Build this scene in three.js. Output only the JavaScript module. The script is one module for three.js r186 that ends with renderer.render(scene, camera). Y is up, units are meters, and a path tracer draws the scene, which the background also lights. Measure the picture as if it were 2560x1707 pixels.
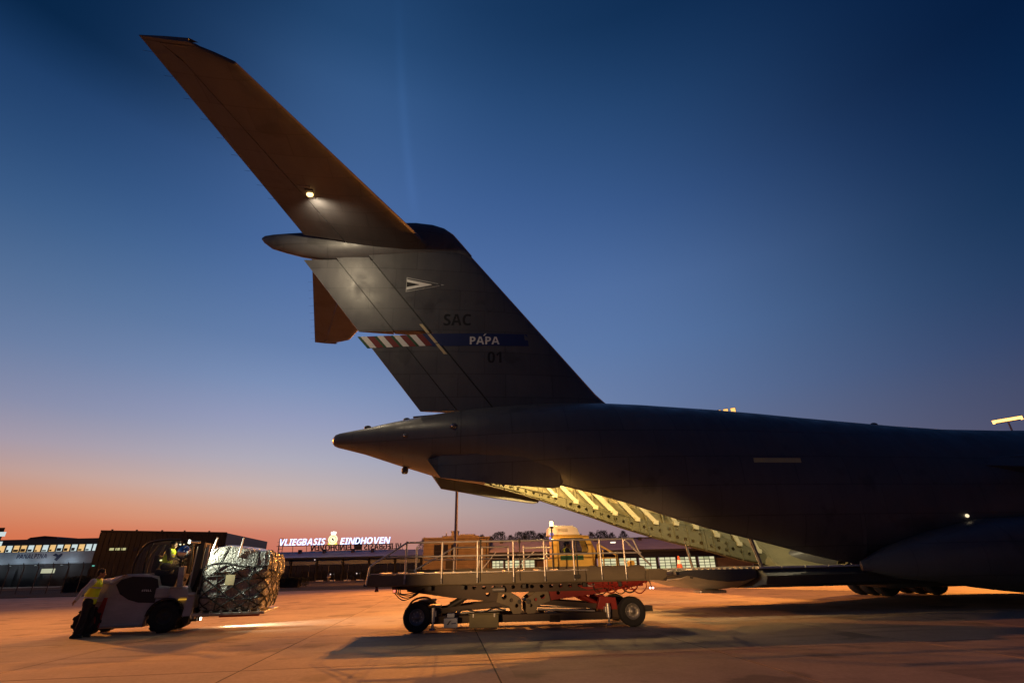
import * as THREE from 'three';
import { mergeGeometries, toCreasedNormals, mergeVertices } from 'three/addons/utils/BufferGeometryUtils.js';
import { FontLoader } from 'three/addons/loaders/FontLoader.js';
import { RoundedBoxGeometry } from 'three/addons/geometries/RoundedBoxGeometry.js';
import { RectAreaLightUniformsLib } from 'three/addons/lights/RectAreaLightUniformsLib.js';

// ---------------------------------------------------------------- camera, sky, exposure
const scene = new THREE.Scene();
const camera = new THREE.PerspectiveCamera(68.57, 2560 / 1707, 0.1, 4000);
camera.position.set(0, 1.5, 0);
camera.rotation.order = 'YXZ';
camera.rotation.set(THREE.MathUtils.degToRad(24.4), 0, -0.0215);
scene.add(camera);
const renderer = new THREE.WebGLRenderer({ antialias: true });
renderer.toneMapping = THREE.LinearToneMapping;
renderer.toneMappingExposure = 1.0;
renderer.shadowMap.enabled = true;
RectAreaLightUniformsLib.init();

const D2R = Math.PI / 180;
const lerp = (a, b, t) => a + (b - a) * t;
const clamp = (v, a, b) => Math.min(b, Math.max(a, v));
const smooth = (a, b, v) => { const t = clamp((v - a) / (b - a), 0, 1); return t * t * (3 - 2 * t); };
function table(rows, x) {            // piecewise-linear table: rows of [x, v1, v2 ...]
  if (x <= rows[0][0]) return rows[0].slice(1);
  for (let i = 1; i < rows.length; i++) if (x <= rows[i][0]) {
    const a = rows[i - 1], b = rows[i], t = (x - a[0]) / (b[0] - a[0]);
    return a.slice(1).map((v, k) => lerp(v, b[k + 1], t));
  }
  return rows[rows.length - 1].slice(1);
}
let seed = 20240;
const rnd = () => { seed = (seed * 1664525 + 1013904223) >>> 0; return seed / 4294967296; };
const rr = (a, b) => a + (b - a) * rnd();

// dusk sky: columns of [azimuth, rows of elevation and sRGB]; the afterglow sits low, ahead and to one side, the far side is night blue
{
  const cols = [
    [-180, [[0, 26, 27, 42], [8, 20, 27, 48], [25, 9, 21, 44], [50, 7, 24, 52], [90, 10, 36, 72]]],
    [-110, [[0, 150, 92, 72], [6, 120, 100, 112], [14, 76, 88, 122], [28, 38, 62, 100], [50, 12, 36, 68], [90, 10, 36, 72]]],
    [-58, [[0, 204, 96, 62], [6, 190, 132, 112], [10.4, 156, 146, 164], [18.2, 98, 120, 158], [29, 54, 86, 130], [38.5, 26, 58, 100], [43, 5, 34, 66], [60, 8, 36, 70], [90, 10, 36, 72]]],
    [-46, [[0, 214, 96, 58], [3, 217, 116, 74], [5.8, 214, 146, 112], [8, 196, 160, 150], [10.4, 166, 153, 167], [13.5, 133, 140, 170], [18.2, 106, 126, 163], [23.5, 84, 113, 153], [29, 62, 96, 140], [34, 46, 80, 125], [38.5, 35, 67, 111], [43, 14, 44, 80], [60, 12, 40, 76], [90, 10, 36, 72]]],
    [-23, [[0, 200, 100, 80], [3.4, 208, 126, 104], [4.8, 214, 158, 134], [7.5, 204, 182, 176], [10.6, 180, 177, 190], [14.6, 154, 160, 192], [18.3, 128, 148, 188], [22.4, 104, 130, 176], [32, 78, 110, 164], [40, 70, 104, 156], [49.4, 56, 92, 140], [54, 40, 76, 120], [70, 20, 52, 94], [90, 10, 36, 72]]],
    [-7, [[0, 172, 120, 112], [3.4, 182, 145, 139], [5.7, 184, 163, 160], [8, 170, 164, 172], [11.1, 152, 158, 182], [16, 126, 143, 180], [23, 100, 126, 172], [32, 80, 111, 164], [40, 62, 95, 148], [50, 42, 76, 122], [58, 25, 57, 97], [72, 18, 48, 88], [90, 10, 36, 72]]],
    [18, [[0, 130, 104, 112], [5, 132, 116, 130], [10, 114, 118, 146], [16.7, 98, 119, 160], [23.2, 88, 117, 164], [29.7, 79, 109, 158], [38, 57, 89, 139], [47.6, 37, 70, 114], [55.7, 18, 49, 87], [70, 14, 42, 80], [90, 10, 36, 72]]],
    [50, [[0, 92, 78, 92], [6, 78, 74, 96], [13.3, 56, 66, 98], [16.4, 43, 61, 98], [21, 29, 55, 92], [27, 16, 46, 82], [34, 8, 37, 74], [40.6, 5, 29, 63], [60, 8, 34, 70], [90, 10, 36, 72]]],
    [110, [[0, 36, 36, 54], [8, 28, 36, 60], [20, 13, 30, 58], [40, 7, 26, 56], [90, 10, 36, 72]]],
    [180, [[0, 26, 27, 42], [8, 20, 27, 48], [25, 9, 21, 44], [50, 7, 24, 52], [90, 10, 36, 72]]],
  ];
  const lin = v => { v /= 255; return v <= 0.04045 ? v / 12.92 : ((v + 0.055) / 1.055) ** 2.4; };
  const W = 1024, Hh = 512, data = new Float32Array(W * Hh * 4);
  for (let j = 0; j < Hh; j++) {
    const el = ((j + 0.5) / Hh - 0.5) * 180;
    for (let i = 0; i < W; i++) {
      const phi = ((i + 0.5) / W - 0.5) * 2 * Math.PI, x = Math.cos(phi), z = Math.sin(phi);
      const az = Math.atan2(x, -z) / D2R;
      let k = 1; while (k < cols.length - 1 && az > cols[k][0]) k++;
      const t0 = (az - cols[k - 1][0]) / (cols[k][0] - cols[k - 1][0]), t = t0;
      const e = Math.max(el, 0), A = table(cols[k - 1][1], e), B = table(cols[k][1], e);
      let c = A.map((v, q) => lerp(lin(v), lin(B[q]), t));
      if (el < 0) { const g = smooth(0, -6, el); c = c.map((v, q) => lerp(v, [0.03, 0.022, 0.016][q], g)); }
      const o = (j * W + i) * 4;
      data[o] = c[0]; data[o + 1] = c[1]; data[o + 2] = c[2]; data[o + 3] = 1;
    }
  }
  // even out the columns: average each row over about twenty degrees of azimuth
  const R = 28, soft = new Float32Array(data.length);
  for (let j = 0; j < Hh; j++) for (let k = 0; k < 3; k++) {
    let s = 0; for (let i = -R; i <= R; i++) s += data[(j * W + (i + W) % W) * 4 + k];
    for (let i = 0; i < W; i++) { soft[(j * W + i) * 4 + k] = s / (2 * R + 1); s += data[(j * W + (i + R + 1) % W) * 4 + k] - data[(j * W + (i - R + W) % W) * 4 + k]; }
  }
  for (let j = 0; j < Hh; j++) for (let i = 0; i < W; i++) {
    const o = (j * W + i) * 4; soft[o + 3] = 1;
    // a thin old condensation trail
    const el = ((j + 0.5) / Hh - 0.5) * 180, phi = ((i + 0.5) / W - 0.5) * 2 * Math.PI, az = Math.atan2(Math.cos(phi), -Math.sin(phi)) / D2R, dt = (az + 13.2 + (el - 38) * 0.28) / (0.35 + 0.006 * el);
    if (el > 36 && el < 62) { const w = 1 + 0.12 * Math.exp(-dt * dt) * smooth(36, 42, el) * smooth(62, 50, el); soft[o] *= w; soft[o + 1] *= w; soft[o + 2] *= w; }
  }
  const sky = new THREE.DataTexture(soft, W, Hh, THREE.RGBAFormat, THREE.FloatType);
  sky.mapping = THREE.EquirectangularReflectionMapping;
  sky.magFilter = THREE.LinearFilter; sky.minFilter = THREE.LinearFilter; sky.wrapS = THREE.RepeatWrapping;
  sky.colorSpace = THREE.LinearSRGBColorSpace; sky.needsUpdate = true;
  scene.background = sky; scene.environment = sky;
}
const SODIUM = new THREE.Color().setRGB(1.0, 0.32, 0.045);

// ---------------------------------------------------------------- textures and materials
const hash = (x, y, s) => { let h = (x * 374761393 + y * 668265263 + s * 1442695041) | 0; h = Math.imul(h ^ (h >>> 13), 1274126177); h ^= h >>> 16; return (h >>> 0) / 4294967296; };
function vnoise(x, y, per, s) {
  const xi = Math.floor(x), yi = Math.floor(y), fx = x - xi, fy = y - yi, m = v => ((v % per) + per) % per;
  const u = fx * fx * (3 - 2 * fx), v = fy * fy * (3 - 2 * fy);
  return lerp(lerp(hash(m(xi), m(yi), s), hash(m(xi + 1), m(yi), s), u), lerp(hash(m(xi), m(yi + 1), s), hash(m(xi + 1), m(yi + 1), s), u), v);
}
function fbm(x, y, per, oct, s) { let a = 0, w = 0.5, n = 0; for (let o = 0; o < oct; o++) { a += w * vnoise(x, y, per, s + o * 17); n += w; x *= 2; y *= 2; per *= 2; w *= 0.55; } return a / n; }
function tex(n, fn, color) {
  const d = new Uint8Array(n * n * 4);
  for (let j = 0; j < n; j++) for (let i = 0; i < n; i++) { const c = fn(i / n, j / n), o = (j * n + i) * 4; for (let k = 0; k < 3; k++) d[o + k] = clamp(Math.round((Array.isArray(c) ? c[k] : c) * 255), 0, 255); d[o + 3] = 255; }
  const t = new THREE.DataTexture(d, n, n); t.wrapS = t.wrapT = THREE.RepeatWrapping; t.magFilter = THREE.LinearFilter; t.minFilter = THREE.LinearMipmapLinearFilter; t.generateMipmaps = true;
  if (color) t.colorSpace = THREE.SRGBColorSpace; t.needsUpdate = true; return t;
}
const rep = (t, m) => { const c = t.clone(); c.repeat.set(1 / m, 1 / m); c.needsUpdate = true; return c; };   // uv are metres; one tile spans m metres
const sr = v => (v <= 0.0031308 ? v * 12.92 : 1.055 * v ** (1 / 2.4) - 0.055);
// concrete: aggregate speckle, broom strokes, blotchy oil and rubber stains
const concTex = tex(1024, (u, v) => {
  const b = fbm(u * 5, v * 5, 5, 5, 3), s = fbm(u * 12, v * 12, 12, 4, 9), f = vnoise(u * 340, v * 340, 340, 5), g = vnoise(u * 170, v * 150, 170, 8), br = vnoise(u * 30, v * 500, 500, 21);
  let k = 0.36 + 0.2 * (b - 0.5) + 0.10 * (s - 0.5) + 0.055 * (f - 0.5) + 0.05 * (g - 0.5) + 0.035 * (br - 0.5);
  const st = smooth(0.62, 0.74, fbm(u * 7 + 3, v * 7, 7, 4, 31)); k *= 1 - 0.42 * st;
  const streak = smooth(0.60, 0.78, fbm(u * 2 + 1, v * 14, 14, 4, 44)); k *= 1 - 0.32 * streak;
  return [sr(k * 0.97), sr(k * 0.74), sr(k * 0.54)];
}, true);
const concBump = tex(512, (u, v) => 0.5 + 0.5 * (vnoise(u * 220, v * 220, 220, 5) - 0.5) + 0.4 * (fbm(u * 30, v * 30, 30, 3, 7) - 0.5) + 0.3 * (vnoise(u * 20, v * 256, 256, 12) - 0.5));
const grimeTex = tex(512, (u, v) => { const k = 0.80 + 0.34 * (fbm(u * 4, v * 4, 4, 5, 2) - 0.5) + 0.16 * (fbm(u * 3, v * 26, 26, 3, 6) - 0.5) + 0.10 * (vnoise(u * 128, v * 128, 128, 4) - 0.5); return sr(clamp(k, 0, 1)); }, true);
const skinTex = tex(1024, (u, v) => {      // 8 m tile: panels of slightly different tone, fine joints, streaks of grime
  const X8 = u * 8, Y8 = v * 8, row = Math.floor(Y8 / 1.0), sh = (row % 2) * 0.9, col = Math.floor((X8 + sh) / 2.0), fx = ((X8 + sh) % 2 + 2) % 2, fy = Y8 % 1;
  const jd = Math.min(fx, 2 - fx, fy, 1 - fy), tone = hash(((col % 4) + 4) % 4, row, 91);
  let k = 0.80 + 0.13 * (tone - 0.5) + 0.26 * (fbm(u * 5, v * 5, 5, 5, 2) - 0.5) + 0.16 * (fbm(u * 40, v * 4, 40, 3, 6) - 0.5) + 0.08 * (vnoise(u * 256, v * 256, 256, 4) - 0.5);
  if (jd < 0.008) k *= 0.55; else if (jd < 0.05 && (Math.floor(X8 / 0.062) + Math.floor(Y8 / 0.062)) % 2 === 0 && jd > 0.03) k *= 0.93;
  k *= 1 - 0.25 * smooth(0.64, 0.76, fbm(u * 9 + 2, v * 9, 9, 4, 35));
  return sr(clamp(k, 0, 1));
}, true);
const roughTex = tex(256, (u, v) => 0.62 + 0.5 * (fbm(u * 6, v * 6, 6, 4, 51) - 0.5));
const grassTex = tex(512, (u, v) => { const b = fbm(u * 8, v * 8, 8, 5, 13), f = vnoise(u * 200, v * 200, 200, 3); const k = 0.05 + 0.05 * (b - 0.4) + 0.04 * (f - 0.5); return [sr(Math.max(k * 1.35, 0.01)), sr(Math.max(k * 1.0, 0.01)), sr(Math.max(k * 0.5, 0.006))]; }, true);
const crinkle = tex(512, (u, v) => {
  let h = 0; for (const [a, s, w] of [[7, 3, 0.5], [15, 8, 0.3], [31, 5, 0.2]]) h += w * (1 - Math.abs(2 * fbm(u * a, v * a, a, 2, s) - 1)) ** 3; return clamp(h, 0, 1);
});
const quiltBump = tex(256, (u, v) => { const a = Math.abs(Math.sin(u * Math.PI * 4)) ** 0.5 * Math.abs(Math.sin(v * Math.PI * 4)) ** 0.5; return clamp(0.25 + 0.45 * a + 0.5 * (fbm(u * 8, v * 8, 8, 3, 77) - 0.5), 0, 1); });
const ribbedTex = tex(256, (u) => 0.5 + 0.5 * Math.sin(u * Math.PI * 16));

const lin = (r, g, b) => new THREE.Color().setRGB(r, g, b);
const mat = (r, g, b, rough = 0.6, metal = 0, o = {}) => new THREE.MeshStandardMaterial({ color: lin(r, g, b), roughness: rough, metalness: metal, ...o });
const grimy = (r, g, b, rough = 0.55, metal = 0, m = 3, o = {}) => mat(r, g, b, rough, metal, { map: rep(grimeTex, m), ...o });
const glow = (r, g, b, k) => new THREE.MeshStandardMaterial({ color: lin(0.02, 0.02, 0.02), emissive: lin(r, g, b), emissiveIntensity: k, roughness: 0.6 });
const X = {
  conc: [0, 1, 2, 3].map(i => mat(...[[1.02, 1.0, 0.98], [0.93, 0.93, 0.93], [1.07, 1.05, 1.0], [0.99, 0.96, 0.94]][i], 0.82, 0, { map: rep(concTex, 7.3 + i * 0.9), bumpMap: rep(concBump, 2.1), bumpScale: 0.003 })),
  joint: mat(0.03, 0.028, 0.026, 0.95),
  grass: mat(1, 1, 1, 1, 0, { map: rep(grassTex, 6), bumpMap: rep(concBump, 3), bumpScale: 0.05 }),
  soil: mat(0.05, 0.042, 0.03, 1),
  skin: mat(0.105, 0.104, 0.115, 0.72, 0, { map: rep(skinTex, 8), roughnessMap: rep(roughTex, 3) }),
  skinDark: grimy(0.07, 0.072, 0.08, 0.6, 0, 4),
  skinRaw: grimy(0.62, 0.56, 0.42, 0.35, 0.1, 2),
  liner: grimy(0.26, 0.24, 0.15, 0.7, 0, 2),
  primer: grimy(0.115, 0.11, 0.06, 0.6, 0, 1.6),
  ribs: grimy(0.62, 0.60, 0.46, 0.5, 0, 1.5),
  quilt: grimy(0.58, 0.5, 0.3, 0.55, 0.1, 2, { bumpMap: rep(quiltBump, 0.7), bumpScale: 0.05 }),
  black: mat(0.012, 0.012, 0.013, 0.55), rubber: mat(0.014, 0.014, 0.015, 0.85, 0, { bumpMap: rep(concBump, 0.4), bumpScale: 0.004 }),
  white: mat(0.75, 0.75, 0.74, 0.5), navy: mat(0.01, 0.022, 0.11, 0.6), red: mat(0.17, 0.014, 0.016, 0.6), green: mat(0.015, 0.075, 0.028, 0.6), cream: mat(0.62, 0.52, 0.3, 0.5), greyline: mat(0.4, 0.4, 0.4, 0.5),
  galv: grimy(0.72, 0.70, 0.65, 0.34, 0.55, 0.8), steel: grimy(0.3, 0.29, 0.28, 0.45, 0.6, 1), darkSteel: grimy(0.06, 0.055, 0.05, 0.55, 0.3, 1.2),
  deck: grimy(0.19, 0.155, 0.10, 0.62, 0.1, 1.4), loaderRed: grimy(0.30, 0.022, 0.014, 0.45, 0, 1), loaderBrown: grimy(0.07, 0.045, 0.03, 0.6, 0, 1),
  cab: grimy(0.85, 0.58, 0.13, 0.4, 0, 1.5), toolbox: grimy(0.17, 0.15, 0.075, 0.6, 0, 0.8), paleBlue: grimy(0.34, 0.40, 0.52, 0.5, 0, 0.8),
  truckBody: grimy(0.48, 0.46, 0.48, 0.42, 0, 1.3), truckPale: grimy(0.4, 0.39, 0.41, 0.45, 0, 1), truckRed: grimy(0.30, 0.02, 0.015, 0.45, 0, 1),
  glass: new THREE.MeshPhysicalMaterial({ color: lin(0.55, 0.6, 0.6), transmission: 1, thickness: 0, roughness: 0.06 }),
  darkGlass: new THREE.MeshPhysicalMaterial({ color: lin(0.02, 0.022, 0.026), roughness: 0.08, clearcoat: 1 }),
  mirror: mat(0.9, 0.9, 0.92, 0.05, 1),
  chrome: mat(0.8, 0.8, 0.8, 0.12, 1),
  wrap: new THREE.MeshPhysicalMaterial({ color: lin(0.44, 0.41, 0.36), roughness: 0.26, clearcoat: 0.9, clearcoatRoughness: 0.12, bumpMap: rep(crinkle, 0.75), bumpScale: 0.09, map: rep(grimeTex, 0.9) }),
  strap: mat(0.02, 0.018, 0.015, 0.8), alu: grimy(0.5, 0.46, 0.4, 0.4, 0.7, 0.9),
  skinTone: mat(0.36, 0.2, 0.13, 0.6), hair: mat(0.015, 0.01, 0.008, 0.8), cloth: mat(0.018, 0.018, 0.024, 0.9), shirt: mat(0.46, 0.48, 0.55, 0.85), vest: mat(0.80, 0.95, 0.03, 0.7), vestBand: mat(0.6, 0.6, 0.58, 0.35),
  bDark: grimy(0.02, 0.022, 0.03, 0.6, 0, 8), bGrey: grimy(0.34, 0.40, 0.47, 0.6, 0, 6), bRoof: grimy(0.36, 0.33, 0.41, 0.7, 0, 7), bBeige: grimy(0.24, 0.205, 0.175, 0.8, 0, 4), bBase: mat(0.03, 0.028, 0.03, 0.8), bTrim: mat(0.03, 0.03, 0.035, 0.7), bMetal: mat(0.3, 0.28, 0.28, 0.5, 0.3),
  winWarm: glow(1.0, 0.62, 0.24, 0.85), winCool: glow(0.8, 0.95, 0.95, 0.75), winHall: glow(0.92, 0.86, 0.5, 0.8), winDark: mat(0.02, 0.02, 0.025, 0.15),
  bark: mat(0.045, 0.035, 0.03, 0.95), twig: mat(0.035, 0.028, 0.026, 0.95), conifer: mat(0.02, 0.03, 0.018, 0.95), hedge: mat(0.025, 0.032, 0.016, 0.95),
  brownBoard: grimy(0.2, 0.085, 0.06, 0.8, 0, 2), conePaint: mat(0.7, 0.1, 0.03, 0.5),
};

// ---------------------------------------------------------------- building helpers
const V = (x, y, z) => new THREE.Vector3(x, y, z);
const counts = {};
const numbered = n => { counts[n] = (counts[n] ?? -1) + 1; return counts[n] ? n + '_' + String(counts[n]).padStart(3, '0') : n; };
function thing(name, label, category, pos = [0, 0, 0], turn = 0, group) {
  const o = new THREE.Group(); o.name = numbered(name); o.position.set(...pos); o.rotation.y = turn; o.userData = { label, category };
  if (group) o.userData.group = group; scene.add(o); return o;
}
function prep(g) {
  if (g.index) g = g.toNonIndexed();
  for (const k of Object.keys(g.attributes)) if (!['position', 'normal', 'uv'].includes(k)) g.deleteAttribute(k);
  g.morphAttributes = {}; g.clearGroups();
  const p = g.attributes.position, n = p.count, uv = new Float32Array(n * 2), a = V(), b = V(), c = V();
  for (let i = 0; i < n; i += 3) {
    a.fromBufferAttribute(p, i); b.fromBufferAttribute(p, i + 1).sub(a); c.fromBufferAttribute(p, i + 2).sub(a); b.cross(c);
    const ax = Math.abs(b.x), ay = Math.abs(b.y), az = Math.abs(b.z);
    for (let k = i; k < i + 3; k++) { const x = p.getX(k), y = p.getY(k), z = p.getZ(k); if (ay >= ax && ay >= az) { uv[2 * k] = x; uv[2 * k + 1] = z; } else if (az >= ax) { uv[2 * k] = x; uv[2 * k + 1] = y; } else { uv[2 * k] = z; uv[2 * k + 1] = y; } }
  }
  g.setAttribute('uv', new THREE.BufferAttribute(uv, 2));
  if (!g.attributes.normal) g.computeVertexNormals();
  return g;
}
function part(name, geos, m, parent, extra) {
  const list = (Array.isArray(geos) ? geos : [geos]).map(prep), g = list.length > 1 ? mergeGeometries(list) : list[0];
  const o = new THREE.Mesh(g, m); o.name = parent === scene ? numbered(name) : name; o.castShadow = o.receiveShadow = true; if (extra) o.userData = extra; parent.add(o); return o;
}
const solo = (name, geos, m, label, category, group) => part(name, geos, m, scene, group ? { label, category, group } : { label, category });
const struct = (name, geos, m, parent = scene) => part(name, geos, m, parent, { kind: 'structure' });
const share = (name, mesh, parent, pos, rotY) => { const o = new THREE.Mesh(mesh.geometry, mesh.material); o.name = name; o.castShadow = o.receiveShadow = true; if (pos) o.position.set(...pos); if (rotY) o.rotation.y = rotY; parent.add(o); return o; };
const box = (x0, x1, y0, y1, z0, z1) => new THREE.BoxGeometry(x1 - x0, y1 - y0, z1 - z0).translate((x0 + x1) / 2, (y0 + y1) / 2, (z0 + z1) / 2);
const rbox = (x0, x1, y0, y1, z0, z1, r = 0.02, s = 2) => new RoundedBoxGeometry(x1 - x0, y1 - y0, z1 - z0, s, Math.min(r, (x1 - x0) / 2.01, (y1 - y0) / 2.01, (z1 - z0) / 2.01)).translate((x0 + x1) / 2, (y0 + y1) / 2, (z0 + z1) / 2);
function orient(g, p, q) { const d = V().subVectors(q, p), m = new THREE.Matrix4().makeRotationFromQuaternion(new THREE.Quaternion().setFromUnitVectors(V(0, 1, 0), d.clone().normalize())); return g.applyMatrix4(m).translate((p.x + q.x) / 2, (p.y + q.y) / 2, (p.z + q.z) / 2); }
const A3 = a => (a.isVector3 ? a : V(...a));
const rod = (p, q, r, seg = 10, r2 = r) => { p = A3(p); q = A3(q); return orient(new THREE.CylinderGeometry(r2, r, p.distanceTo(q), seg), p, q); };
function bar(p, q, h, w) {          // rectangular bar between two points; h lies in the vertical plane of the bar
  p = A3(p); q = A3(q); const d = V().subVectors(q, p), L = d.length(); d.normalize();
  const s = V().crossVectors(d, Math.abs(d.y) > 0.99 ? V(1, 0, 0) : V(0, 1, 0)).normalize(), u = V().crossVectors(s, d);
  const m = new THREE.Matrix4().makeBasis(d, u, s); m.setPosition((p.x + q.x) / 2, (p.y + q.y) / 2, (p.z + q.z) / 2);
  return new THREE.BoxGeometry(L, h, w).applyMatrix4(m);
}
const tube = (pts, r, n = 24, seg = 6, tension = 0.5) => new THREE.TubeGeometry(new THREE.CatmullRomCurve3(pts.map(A3), false, 'catmullrom', tension), n, r, seg);
function shape(pts, holes = []) { const s = new THREE.Shape(pts.map(p => new THREE.Vector2(...p))); for (const h of holes) { const p = new THREE.Path(); if (h.length === 3) p.absarc(h[0], h[1], h[2], 0, Math.PI * 2, true); else if (h.length === 4 && typeof h[0] === 'number') p.absellipse(h[0], h[1], h[2], h[3], 0, Math.PI * 2, true); else p.setFromPoints(h.map(q => new THREE.Vector2(...q))); s.holes.push(p); } return s; }
const poly = (pts, z0, z1, holes = [], bevel = 0, curveSegments = 10) => new THREE.ExtrudeGeometry(shape(pts, holes), { depth: z1 - z0 - 2 * bevel, bevelEnabled: bevel > 0, bevelSize: bevel, bevelThickness: bevel, bevelSegments: 2, curveSegments }).translate(0, 0, z0 + bevel);
function loft(secs, crease = 0.7, capA = true, capB = true, closed = true) {
  const n = secs[0].length, pos = [], idx = [];
  for (const s of secs) for (const p of s) pos.push(p.x, p.y, p.z);
  for (let i = 0; i < secs.length - 1; i++) for (let j = 0; j < (closed ? n : n - 1); j++) { const a = i * n + j, b = i * n + (j + 1) % n, c = a + n, d = b + n; idx.push(a, b, d, a, d, c); }
  const cap = (k, flip) => { const c = V(); for (const p of secs[k]) c.add(p); c.multiplyScalar(1 / n); const ci = pos.length / 3; pos.push(c.x, c.y, c.z); for (let j = 0; j < n; j++) { const a = k * n + j, b = k * n + (j + 1) % n; flip ? idx.push(ci, b, a) : idx.push(ci, a, b); } };
  if (closed && capA) cap(0, true); if (closed && capB) cap(secs.length - 1, false);
  const g = new THREE.BufferGeometry(); g.setAttribute('position', new THREE.Float32BufferAttribute(pos, 3)); g.setIndex(idx);
  return toCreasedNormals(g.toNonIndexed(), crease);
}
function lathe(prof, seg = 24) { return new THREE.LatheGeometry(prof.map(p => new THREE.Vector2(...p)), seg); }
function wheelGeo(R, w, hub, seg = 36) {   // tyre: lathe about z, outer face at +z
  const h = w / 2; const g = lathe([[hub, -h * 0.8], [R * 0.82, -h], [R * 0.95, -h * 0.86], [R, -h * 0.55], [R, h * 0.55], [R * 0.95, h * 0.86], [R * 0.82, h], [hub, h * 0.8]], seg); return g.rotateX(Math.PI / 2);
}
const fontLoader = new FontLoader();
const fontB = await fontLoader.loadAsync('fonts/droid/droid_sans_bold.typeface.json');
function letters(str, size, align = 0, spacing = 0) {     // flat letter shapes, baseline at y = 0; returns {geo, w} per string
  const g = new THREE.ShapeGeometry(fontB.generateShapes(str, size), 6); g.computeBoundingBox(); const w = g.boundingBox.max.x - g.boundingBox.min.x; g.translate(-g.boundingBox.min.x - align * w, 0, 0); g.userData.w = w; return g;
}
const fitText = (str, x0, x1, y0, y1) => { const g = letters(str, 1); g.computeBoundingBox(); const b = g.boundingBox; g.translate(-b.min.x, -b.min.y, 0); g.scale((x1 - x0) / (b.max.x - b.min.x), (y1 - y0) / (b.max.y - b.min.y), 1); return g.translate(x0, y0, 0); };
const solidText = (str, x0, x1, y0, y1, d) => { const g = new THREE.ExtrudeGeometry(fontB.generateShapes(str, 1), { depth: 1, bevelEnabled: false, curveSegments: 5 }); g.computeBoundingBox(); const b = g.boundingBox; g.translate(-b.min.x, -b.min.y, 0); g.scale((x1 - x0) / (b.max.x - b.min.x), (y1 - y0) / (b.max.y - b.min.y), d); return g.translate(x0, y0, 0); };
// a closed surface from a distance field, by marching tetrahedra
function fieldMesh(f, lo, hi, cell) {
  const n = [0, 1, 2].map(i => Math.ceil((hi[i] - lo[i]) / cell) + 1), id = (i, j, k) => (k * n[1] + j) * n[0] + i, val = new Float32Array(n[0] * n[1] * n[2]);
  const P = (i, j, k) => V(lo[0] + i * cell, lo[1] + j * cell, lo[2] + k * cell), q = V();
  for (let k = 0; k < n[2]; k++) for (let j = 0; j < n[1]; j++) for (let i = 0; i < n[0]; i++) { q.set(lo[0] + i * cell, lo[1] + j * cell, lo[2] + k * cell); val[id(i, j, k)] = f(q); }
  const pos = [], idx = [], cache = new Map(), T = [[0, 5, 1, 6], [0, 1, 2, 6], [0, 2, 3, 6], [0, 3, 7, 6], [0, 7, 4, 6], [0, 4, 5, 6]], C = [[0, 0, 0], [1, 0, 0], [1, 1, 0], [0, 1, 0], [0, 0, 1], [1, 0, 1], [1, 1, 1], [0, 1, 1]];
  const ev = (a, b) => { const ka = a.id < b.id ? a.id * 4194304 + b.id : b.id * 4194304 + a.id; let v = cache.get(ka); if (v === undefined) { const t = a.v / (a.v - b.v), p = P(...a.c).lerp(P(...b.c), t); v = pos.length / 3; pos.push(p.x, p.y, p.z); cache.set(ka, v); } return v; };
  const gv = i => V(pos[3 * i], pos[3 * i + 1], pos[3 * i + 2]);
  for (let k = 0; k < n[2] - 1; k++) for (let j = 0; j < n[1] - 1; j++) for (let i = 0; i < n[0] - 1; i++) {
    const cs = C.map(c => { const cc = [i + c[0], j + c[1], k + c[2]], d = id(...cc); return { c: cc, id: d, v: val[d] || 1e-6 }; });
    let ins = 0; for (const c of cs) if (c.v < 0) ins++; if (ins === 0 || ins === 8) continue;
    for (const t of T) {
      const inn = [], out = []; for (const x of t) (cs[x].v < 0 ? inn : out).push(cs[x]); if (!inn.length || !out.length) continue;
      const tri = (a, b, c) => { const pa = gv(a), nn = V().crossVectors(gv(b).sub(pa), gv(c).sub(pa)), dir = P(...out[0].c).sub(P(...inn[0].c)); nn.dot(dir) >= 0 ? idx.push(a, b, c) : idx.push(a, c, b); };
      if (inn.length === 1) tri(ev(inn[0], out[0]), ev(inn[0], out[1]), ev(inn[0], out[2]));
      else if (inn.length === 3) tri(ev(inn[0], out[0]), ev(inn[1], out[0]), ev(inn[2], out[0]));
      else { const a = ev(inn[0], out[0]), b = ev(inn[0], out[1]), c = ev(inn[1], out[1]), d = ev(inn[1], out[0]); tri(a, b, c); tri(a, c, d); }
    }
  }
  const g = new THREE.BufferGeometry(); g.setAttribute('position', new THREE.Float32BufferAttribute(pos, 3)); g.setIndex(idx); g.computeVertexNormals(); return g;
}

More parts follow.
